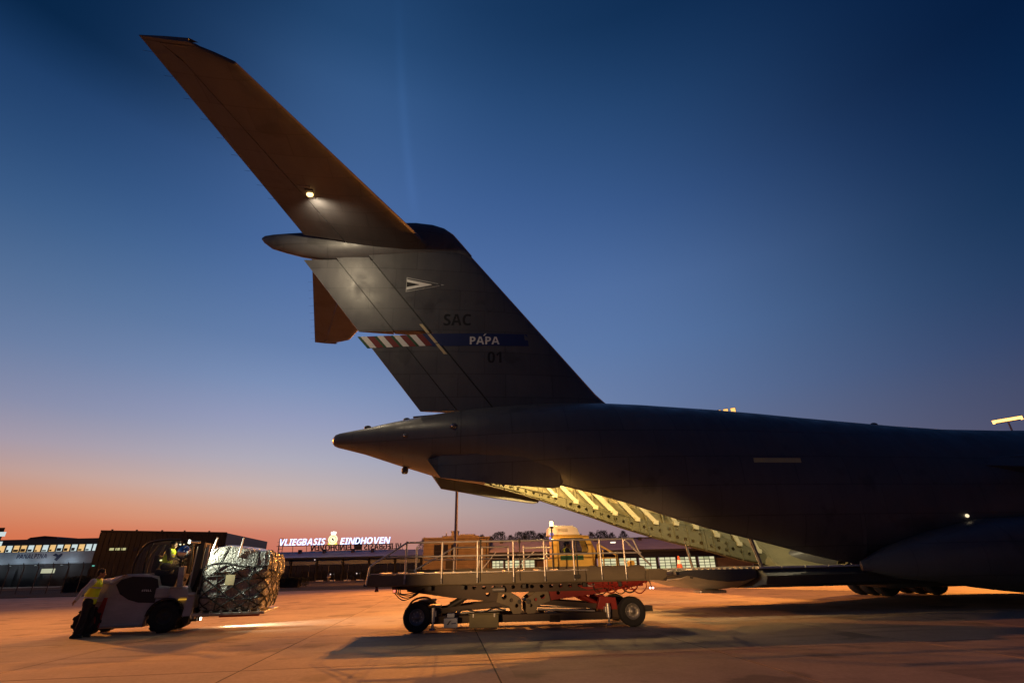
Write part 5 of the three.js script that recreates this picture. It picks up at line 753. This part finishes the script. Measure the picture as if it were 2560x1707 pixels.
// groundsman beside the counterweight, one hand on the hood, the other hanging back with a flat cap-shaped case
const TRUCK_POS = [-10.34, 0, -16.51], TRUCK_YAW = 14.5 * D2R;
const truckPoint = (x, y, z) => [TRUCK_POS[0] + Math.cos(TRUCK_YAW) * x + Math.sin(TRUCK_YAW) * z, y, TRUCK_POS[2] - Math.sin(TRUCK_YAW) * x + Math.cos(TRUCK_YAW) * z];
person({ label: 'person in yellow safety vest leaning on the back of the forklift', pos: truckPoint(-1.86, 0, 0.22), turn: TRUCK_YAW, shirt: X.shirt, look: [0.96, -0.1, -0.25],
  j: { pelvis: [-0.02, 0.88, 0], waist: [-0.02, 1.05, 0], chest: [0.01, 1.3, 0], neck: [0.03, 1.46, 0], head: [0.07, 1.6, 0], hipL: [-0.02, 0.87, -0.1], hipR: [-0.02, 0.87, 0.1], kneeL: [0.04, 0.48, -0.11], kneeR: [-0.02, 0.47, 0.12], ankleL: [-0.02, 0.08, -0.12], ankleR: [-0.1, 0.08, 0.13], shL: [0.03, 1.4, -0.19], shR: [0.0, 1.4, 0.19], elL: [0.26, 1.36, -0.28], wrL: [0.5, 1.5, -0.27], elR: [-0.14, 1.16, 0.26], wrR: [-0.26, 0.96, 0.25] } });

// ================================================================ FORKLIFT (local: x forward, near front wheel contact at the origin)
{
  const t = thing('forklift_truck', 'white forklift truck with dark glazed cab carrying the netted pallet', 'forklift', TRUCK_POS, TRUCK_YAW);
  const W = -1.62;   // far side
  const tyre = prep(wheelGeo(0.41, 0.3, 0.22, 40)), rim = prep(lathe([[0, -0.06], [0.22, -0.06], [0.225, 0.12], [0.19, 0.1], [0.16, 0.03], [0.06, 0.03], [0.06, 0.08], [0, 0.08]], 22).rotateX(Math.PI / 2));
  const tread = prep(mergeGeometries(Array.from({ length: 22 }, (_, i) => { const a = i / 22 * Math.PI * 2; return new THREE.BoxGeometry(0.05, 0.05, 0.29).rotateY(0.3 * (i % 2 ? 1 : -1)).translate(0, 0.41, 0).rotateZ(a); })));
  for (const [x, z, k] of [[0, -0.16, 1], [0, W + 0.16, 1], [-1.95, -0.2, 0.84], [-1.95, W + 0.2, 0.84]]) {
    const w = new THREE.Mesh(tyre, X.rubber); w.name = 'wheel'; w.scale.set(k, k, k); w.position.set(x, 0.41 * k + 0.02 * k, z); if (z < -1) w.rotation.y = Math.PI; w.castShadow = w.receiveShadow = true; t.add(w);
    const r = new THREE.Mesh(rim, X.darkSteel); r.name = 'rim'; w.add(r); const tr = new THREE.Mesh(tread, X.rubber); tr.name = 'tread'; tr.castShadow = true; w.add(tr);
  }
  part('axle', [rod([0, 0.42, W + 0.2], [0, 0.42, -0.2], 0.09), rod([-1.95, 0.36, W + 0.2], [-1.95, 0.36, -0.2], 0.08)], X.darkSteel, t);
  // body side with wheel arch
  const arch = Array.from({ length: 9 }, (_, i) => { const a = Math.PI * (1 - i / 8) * 0.92 + 0.12; return [Math.cos(a) * 0.54, 0.42 + Math.sin(a) * 0.5]; });
  const side = [[-1.62, 0.22], [-0.58, 0.22], ...arch, [0.5, 0.95], [0.42, 1.12], [-0.05, 1.16], [-0.38, 1.2], [-0.5, 1.46], [-0.9, 1.53], [-1.25, 1.52], [-1.55, 1.46], [-1.66, 1.36], [-1.62, 0.95]];
  const body = part('body', [poly(side, W + 0.1, -0.1, [], 0.05)], X.truckBody, t);
  part('side_panel', poly([[-1.36, 1.42], [-1.46, 1.3], [-1.3, 1.05], [-1.05, 0.9], [-0.78, 0.82], [-0.36, 0.8], [-0.34, 1.2], [-0.42, 1.42], [-0.6, 1.48], [-1.1, 1.5]], -0.11, -0.085, [], 0.008), X.black, body);
  part('maker_lettering', fitText('STILL', -0.76, -0.5, 1.1, 1.15).translate(0, 0, -0.083), X.white, body);
  part('fender_step', rbox(-0.4, -0.02, 0.9, 1.2, -0.3, -0.06, 0.05), X.truckPale, body);
  part('sill', rbox(-1.6, -0.6, 0.2, 0.27, W + 0.08, -0.06, 0.02), X.truckPale, body);
  part('fuel_tank', [rod([-1.35, 0.24, -0.5], [-0.85, 0.24, -0.5], 0.1, 12)], X.darkSteel, body);
  part('counterweight', [poly([[-2.12, 0.86], [-1.66, 0.9], [-1.64, 1.4], [-1.78, 1.42], [-2.05, 1.25], [-2.16, 1.05]], W + 0.14, -0.14, [], 0.05), rbox(-2.1, -1.65, 0.62, 0.9, W + 0.3, -0.42, 0.05)], X.truckBody, t);
  part('red_valance', poly([[-1.72, 0.22], [-1.62, 0.22], [-1.6, 0.95], [-1.67, 0.95], [-1.78, 0.5]], -0.42, -0.09, [], 0.015), X.truckRed, body);
  part('mudguard', loft(Array.from({ length: 11 }, (_, i) => { const a = Math.PI * (0.02 + i / 10 * 0.96); return [[0.47, -0.32], [0.47, 0.0], [0.5, 0.0], [0.5, -0.32]].map(([r, z]) => V(Math.cos(a) * r, 0.42 + Math.sin(a) * r, z)); }), 0.4), X.black, t);
  part('amber_marker', rbox(0.28, 0.48, 0.84, 0.88, -0.2, 0.0, 0.01), glow(1.0, 0.5, 0.05, 0.5), t);
  part('step_plate', [rbox(0.3, 0.52, 0.9, 0.94, -0.5, -0.05, 0.01), rbox(-0.02, 0.3, 1.16, 1.2, -0.45, -0.05, 0.01)], X.alu, t);
  // cab: pillars, roof, glazing
  const zc = -0.3, zd = W + 0.3, pil = z => [[[-1.2, 1.52, z], [-1.22, 1.8, z], [-1.16, 2.15, z], [-1.02, 2.4, z], [-0.86, 2.48, z]], [[-0.86, 2.48, z], [-0.5, 2.52, z], [-0.1, 2.52, z]], [[-0.06, 2.52, z], [0.02, 2.0, z], [0.04, 1.5, z]], [[-0.92, 1.52, z], [-0.95, 1.9, z], [-0.92, 2.2, z], [-0.85, 2.47, z]]];
  const cab = part('cab_frame', [...pil(zc), ...pil(zd)].map((p, i) => tube(p, i % 4 === 3 ? 0.03 : 0.036, 16, 8)), X.black, t);
  part('cab_roof', [loft([zc + 0.02, (zc + zd) / 2, zd - 0.02].map(z => [V(-0.98, 2.42, z), V(-0.8, 2.5, z), V(-0.4, 2.55, z), V(0.05, 2.53, z), V(0.05, 2.5, z), V(-0.4, 2.51, z), V(-0.8, 2.46, z)]), 0.6)], X.black, cab);
  part('roof_bar', [rod([-0.1, 2.5, zc], [0.45, 2.46, zc], 0.022), rod([-0.1, 2.45, zc], [0.42, 2.41, zc], 0.016)], X.galv, cab);
  const gDoor = [[-0.9, 1.54], [0.0, 1.54], [-0.02, 2.0], [-0.1, 2.48], [-0.8, 2.46], [-0.9, 2.15]], gRear = [[-1.18, 1.54], [-0.94, 1.54], [-0.93, 2.18], [-0.88, 2.44], [-1.02, 2.36], [-1.16, 2.12]];
  for (const z of [zc, zd]) { part('door_glass', new THREE.ShapeGeometry(shape(gDoor)).translate(0, 0, z), X.glass, cab); part('quarter_glass', new THREE.ShapeGeometry(shape(gRear)).translate(0, 0, z), X.glass, cab); }
  part('cab_tub', [poly([[-1.2, 1.2], [-0.02, 1.15], [0.06, 1.56], [-1.2, 1.56]], zd, zc - 0.02)], X.black, cab);
  part('driver_seat', [rbox(-0.72, -0.3, 1.56, 1.68, -1.0, -0.55, 0.04), rbox(-0.84, -0.7, 1.6, 2.1, -1.0, -0.55, 0.04)], X.black, cab);
  part('steering_wheel', new THREE.TorusGeometry(0.15, 0.016, 8, 20).rotateX(1.1).rotateY(Math.PI / 2).translate(-0.12, 1.92, -0.78), X.black, cab);
  part('dashboard', rbox(-0.16, 0.02, 1.5, 1.78, -1.05, -0.45, 0.03), X.black, cab);
  const dl = part('dash_lamp', rbox(-0.62, -0.56, 1.93, 1.97, -0.5, -0.47, 0.01), glow(1, 0.9, 0.35, 2.5), cab);
  const cl = new THREE.PointLight(lin(0.95, 0.95, 0.6), 0.55, 0, 2); cl.position.set(-0.2, 2.36, -0.75); cl.castShadow = true; t.add(cl); part('cab_lamp', rbox(-0.26, -0.14, 2.4, 2.43, -0.8, -0.7, 0.01), glow(0.95, 0.95, 0.6, 2), cab);
  part('front_post', [bar([0.16, 1.2, zc + 0.02], [0.1, 1.75, zc + 0.02], 0.14, 0.08), rbox(0.12, 0.22, 1.45, 1.5, zc, zc + 0.06, 0.01)], X.truckPale, t);
  // convex mirror on its bracket
  const mir = part('round_mirror', new THREE.SphereGeometry(0.2, 24, 16, 0, Math.PI * 2, 0, 1.25).rotateX(Math.PI / 2 - 0.1).rotateY(0.5).translate(0.1, 2.16, -0.1), X.mirror, t); part('mirror_rim', new THREE.TorusGeometry(0.19, 0.014, 8, 28).rotateY(0.5).rotateX(-0.1).translate(0.13, 2.16, -0.04), X.black, mir); part('mirror_arm', [rod([0.12, 2.2, -0.06], [0.4, 2.4, -0.25], 0.016), rod([0.4, 2.4, -0.25], [0.42, 2.46, -0.4], 0.016)], X.black, mir);
  // mast, carriage, forks
  for (const z of [-0.42, W + 0.42]) {
    const m = part('mast_rail', [box(0.42, 0.5, 0.2, 2.45, z - 0.07, z + 0.07), box(0.5, 0.58, 0.2, 2.45, z + 0.03, z + 0.07), box(0.5, 0.58, 0.2, 2.45, z - 0.07, z - 0.03)], X.darkSteel, t);
    part('inner_rail', [box(0.62, 0.7, 0.3, 2.38, z - 0.13, z - 0.06)], X.alu, m);
    part('lift_ram', [rod([0.36, 0.35, z - 0.12], [0.36, 1.6, z - 0.12], 0.05), rod([0.36, 1.6, z - 0.12], [0.36, 2.35, z - 0.12], 0.03)], X.galv, m);
  }
  part('mast_cross', [box(0.42, 0.56, 2.32, 2.45, W + 0.5, -0.5), box(0.42, 0.56, 0.3, 0.45, W + 0.5, -0.5)], X.darkSteel, t);
  part('carriage', [box(0.72, 0.78, 0.5, 0.62, W + 0.1, -0.1), box(0.72, 0.78, 0.98, 1.1, W + 0.1, -0.1), ...[0, 1, 2, 3, 4].map(i => box(0.73, 0.77, 1.1, 1.75, W + 0.25 + i * 0.27, W + 0.28 + i * 0.27))], X.darkSteel, t);
  part('fork_shield', [poly([[0.5, 0.42], [0.72, 0.42], [0.74, 1.04], [0.55, 1.06]], 0.05, 0.08), rod([0.56, 0.98, 0.1], [0.72, 0.98, 0.1], 0.03)], X.truckBody, t);
  part('hose_bundle', [0, 1, 2].map(i => tube([[0.55, 0.6, -0.3 - i * 0.06], [0.6, 1.2, -0.3 - i * 0.06], [0.62, 1.7, -0.34 - i * 0.06], [0.52, 1.1, -0.25 - i * 0.06]], 0.018, 20, 6)), X.black, t);
  for (const z of [-0.45, -1.2]) part('fork', poly([[0.74, 0.36], [2.2, 0.37], [2.5, 0.4], [2.5, 0.415], [0.84, 0.418], [0.83, 1.1], [0.76, 1.1]], z - 0.08, z + 0.08), X.darkSteel, t);
  // work lamp high on the near mast rail, shining over the load; headlamp low on the far side, sweeping the concrete ahead
  const wl = part('work_lamp', [rbox(0.3, 0.44, 2.36, 2.48, 0.62, 0.8, 0.02), rod([0.44, 2.42, -0.4], [0.37, 2.42, 0.64], 0.02)], X.black, t); part('work_lamp_glass', rbox(0.442, 0.452, 2.37, 2.47, 0.63, 0.79, 0.004), glow(0.9, 1.0, 0.86, 6), wl);
  const w1 = new THREE.SpotLight(lin(0.92, 1.0, 0.8), 26, 0, 40 * D2R, 0.8, 2); w1.position.set(0.5, 2.42, 0.71); w1.target.position.set(1.5, 1.85, 0.2); w1.castShadow = true; w1.shadow.radius = 3; t.add(w1, w1.target);
  const hl = part('headlamp', [rbox(0.5, 0.62, 0.2, 0.34, -1.5, -1.32, 0.02), rod([0.5, 0.36, -1.41], [0.5, 0.5, -1.41], 0.02)], X.black, t); part('headlamp_glass', rbox(0.622, 0.632, 0.21, 0.33, -1.49, -1.33, 0.004), glow(1, 0.9, 0.7, 10), hl);
  const h1 = new THREE.SpotLight(lin(1, 0.86, 0.62), 300, 0, 24 * D2R, 0.8, 2); h1.position.set(0.68, 0.27, -1.41); h1.target.position.set(5.5, 0.12, -1.55); h1.castShadow = true; h1.shadow.radius = 3; t.add(h1, h1.target);
}
// driver in the cab
person({ label: 'person in bright vest driving the forklift, seen through the cab glass', pos: truckPoint(-0.5, 0.72, -0.78), turn: TRUCK_YAW, shirt: X.cloth, look: [0.9, 0, 0.3], cell: 0.024, toe: 0.0,
  j: { pelvis: [-0.02, 1.08, 0], waist: [-0.02, 1.2, 0], chest: [0.02, 1.42, 0], neck: [0.04, 1.58, 0], head: [0.07, 1.68, 0], hipL: [0, 1.05, -0.1], hipR: [0, 1.05, 0.1], kneeL: [0.38, 1.04, -0.12], kneeR: [0.38, 1.04, 0.12], ankleL: [0.42, 0.72, -0.12], ankleR: [0.42, 0.72, 0.12], shL: [0.02, 1.5, -0.19], shR: [0.02, 1.5, 0.19], elL: [0.12, 1.28, -0.24], wrL: [0.3, 1.25, -0.12], elR: [0.12, 1.28, 0.24], wrR: [0.3, 1.25, 0.12] } });
person({ label: 'person in safety vest sitting in the yellow loader cab', pos: [-2.69 + Math.cos(4.2 * D2R) * 4.6 + Math.sin(4.2 * D2R) * -2.9, 0.56, -15.11 - Math.sin(4.2 * D2R) * 4.6 + Math.cos(4.2 * D2R) * -2.9], turn: 4.2 * D2R, shirt: X.cloth, look: [0.9, 0, 0.2], cell: 0.026,
  j: { pelvis: [-0.02, 1.12, 0], waist: [-0.02, 1.22, 0], chest: [0.0, 1.4, 0], neck: [0.02, 1.54, 0], head: [0.04, 1.63, 0], hipL: [0, 1.1, -0.09], hipR: [0, 1.1, 0.09], kneeL: [0.36, 1.1, -0.11], kneeR: [0.36, 1.1, 0.11], ankleL: [0.4, 0.92, -0.11], ankleR: [0.4, 0.92, 0.11], shL: [0.0, 1.47, -0.18], shR: [0.0, 1.47, 0.18], elL: [0.1, 1.26, -0.22], wrL: [0.28, 1.25, -0.14], elR: [0.1, 1.26, 0.22], wrR: [0.28, 1.25, 0.14] } });

// ================================================================ NETTED CARGO PALLET on the forks
{
  const t = thing('cargo_pallet', 'plastic wrapped cargo pallet under a diamond strap net on the forks', 'cargo pallet', TRUCK_POS, TRUCK_YAW);
  const x0 = 0.86, x1 = 2.74, z0 = -2.05, z1 = 0.32, yb = 0.42;
  part('pallet_base', [rbox(x0 - 0.04, x1 + 0.04, yb, yb + 0.07, z0 - 0.04, z1 + 0.04, 0.015)], X.alu, t);
  part('pallet_runner', [rbox(1.0, 2.2, 0.34, 0.418, z0 + 0.2, z0 + 0.34, 0.01), rbox(1.5, 2.6, 0.36, 0.418, z1 - 0.3, z1 - 0.18, 0.01)], X.loaderRed, t);
  for (let i = 0; i < 7; i++) part('tie_ring', new THREE.TorusGeometry(0.035, 0.01, 6, 12).translate(x0 + 0.2 + i * 0.26, yb + 0.09, z1 + 0.045), X.galv, t);
  // lumpy wrapped load: a rounded block pushed in and out
  const cx = (x0 + x1) / 2, cz = (z0 + z1) / 2, hx = (x1 - x0) / 2 - 0.03, hz = (z1 - z0) / 2 - 0.03;
  const topY = (x, z) => 2.38 - 0.13 * smooth(1.5, 2.7, x) - 0.10 * smooth(0.2, -1.9, z) + 0.03 * Math.sin(x * 5 + z * 3);
  const n3 = (x, y, z, f, s) => fbm(x * f + z * f * 0.7 + 40, y * f + z * f * 0.55 + 40, 512, 3, s) - 0.5;
  function surf(d, inflate) {      // d: direction from the block centre (unit cube coordinates) -> surface point
    const m = Math.max(Math.abs(d.x), Math.abs(d.y), Math.abs(d.z)), q = d.clone().divideScalar(m), L6 = (Math.abs(q.x) ** 9 + Math.abs(q.y) ** 9 + Math.abs(q.z) ** 9) ** (1 / 9); q.divideScalar(L6);
    const x = cx + q.x * hx, z = cz + q.z * hz, tp = topY(x, z), y = lerp(yb + 0.07, tp, (q.y + 1) / 2), k = (q.y + 1) / 2;
    const sag = 0.10 * Math.sin(k * Math.PI) * 0.25 + (k > 0.55 && k < 0.66 ? 0.03 : 0), e = 0.11 * n3(x, y, z, 1.6, 3) + 0.055 * n3(x, y, z, 5, 8) + inflate + sag - 0.05 * smooth(0.75, 1, k);
    const o = V(q.x * Math.abs(q.x) ** 3, q.y > 0 ? q.y ** 5 : 0, q.z * Math.abs(q.z) ** 3).normalize();
    return V(x, Math.max(y, yb + 0.072), z).addScaledVector(o, e);
  }
  const g = new THREE.BoxGeometry(2, 2, 2, 46, 46, 46), p = g.attributes.position, v = V();
  for (let i = 0; i < p.count; i++) { v.fromBufferAttribute(p, i); const w = surf(v, 0); p.setXYZ(i, w.x, w.y, w.z); }
  g.deleteAttribute('normal'); g.deleteAttribute('uv'); const mg = mergeVertices(g, 1e-4); mg.computeVertexNormals();
  part('wrapped_load', mg, X.wrap, t);
  // net: diagonal straps round the four sides, a few verticals and two belts
  const sidePoint = (u, k) => { const w = ((u % 4) + 4) % 4, f = Math.floor(w), s = (w - f) * 2 - 1, y = k * 2 - 1; return surf([V(s, y, 1), V(1, y, -s), V(-s, y, -1), V(-1, y, s)][f], 0.022); };
  const strapBand = (fn, n, r) => tube(Array.from({ length: n }, (_, i) => fn(i / (n - 1))), r, n * 2, 5);
  const slack = i => 0.02 * Math.sin(i * 12.9);
  for (let i = 0; i < 14; i++) { const u0 = i * 4 / 14; part('net_strap', strapBand(k => sidePoint(u0 + k * 0.95, 0.03 + k * 0.66 + slack(i) * Math.sin(k * 6)), 16, 0.017), X.strap, t); part('net_strap', strapBand(k => sidePoint(u0 + 0.15 - k * 0.95, 0.03 + k * 0.66 - slack(i) * Math.sin(k * 5)), 16, 0.017), X.strap, t); }
  for (const k of [0.2, 0.5, 0.69]) part('belt_strap', strapBand(u => sidePoint(u * 4.0, k + 0.012 * Math.sin(u * 30)), 64, 0.016), X.strap, t);
  for (let i = 0; i < 8; i++) { const u = i * 0.5 + 0.25; part('tension_strap', strapBand(k => sidePoint(u + 0.03 * Math.sin(k * 8 + i), 0.02 + k * 0.95), 18, 0.014), X.strap, t); }
  // bunched pleats of film over the shoulder of the load and two corner boards poking out
  for (let i = 0; i < 16; i++) { const u = 0.95 + i * 0.075; part('film_pleat', strapBand(k => { const q = sidePoint(u, 0.62 + 0.36 * k); return q.add(V(0.02 + 0.035 * Math.sin(k * 3 + i), 0.02 * Math.sin(k * 9 + i * 2), 0)); }, 8, 0.034), X.wrap, t); }
  part('corner_board', [rod([1.0, 2.1, 0.3], [1.07, 2.56, 0.26], 0.03, 8, 0.022)], X.white, t); part('corner_board', [rod([1.78, 2.0, 0.36], [1.8, 2.54, 0.22], 0.03, 8, 0.022)], X.white, t);
  part('document_pouch', loft([[1.55, 1.22], [1.8, 1.5]].map(([x]) => [V(x, 1.22, surf(V((x - cx) / hx, -0.2, 1), 0.03).z), V(x, 1.5, surf(V((x - cx) / hx, 0.1, 1), 0.03).z), V(x, 1.5, surf(V((x - cx) / hx, 0.1, 1), 0.045).z), V(x, 1.22, surf(V((x - cx) / hx, -0.2, 1), 0.045).z)]), 0.3), X.cream, t);
}
renderer.render(scene, camera);
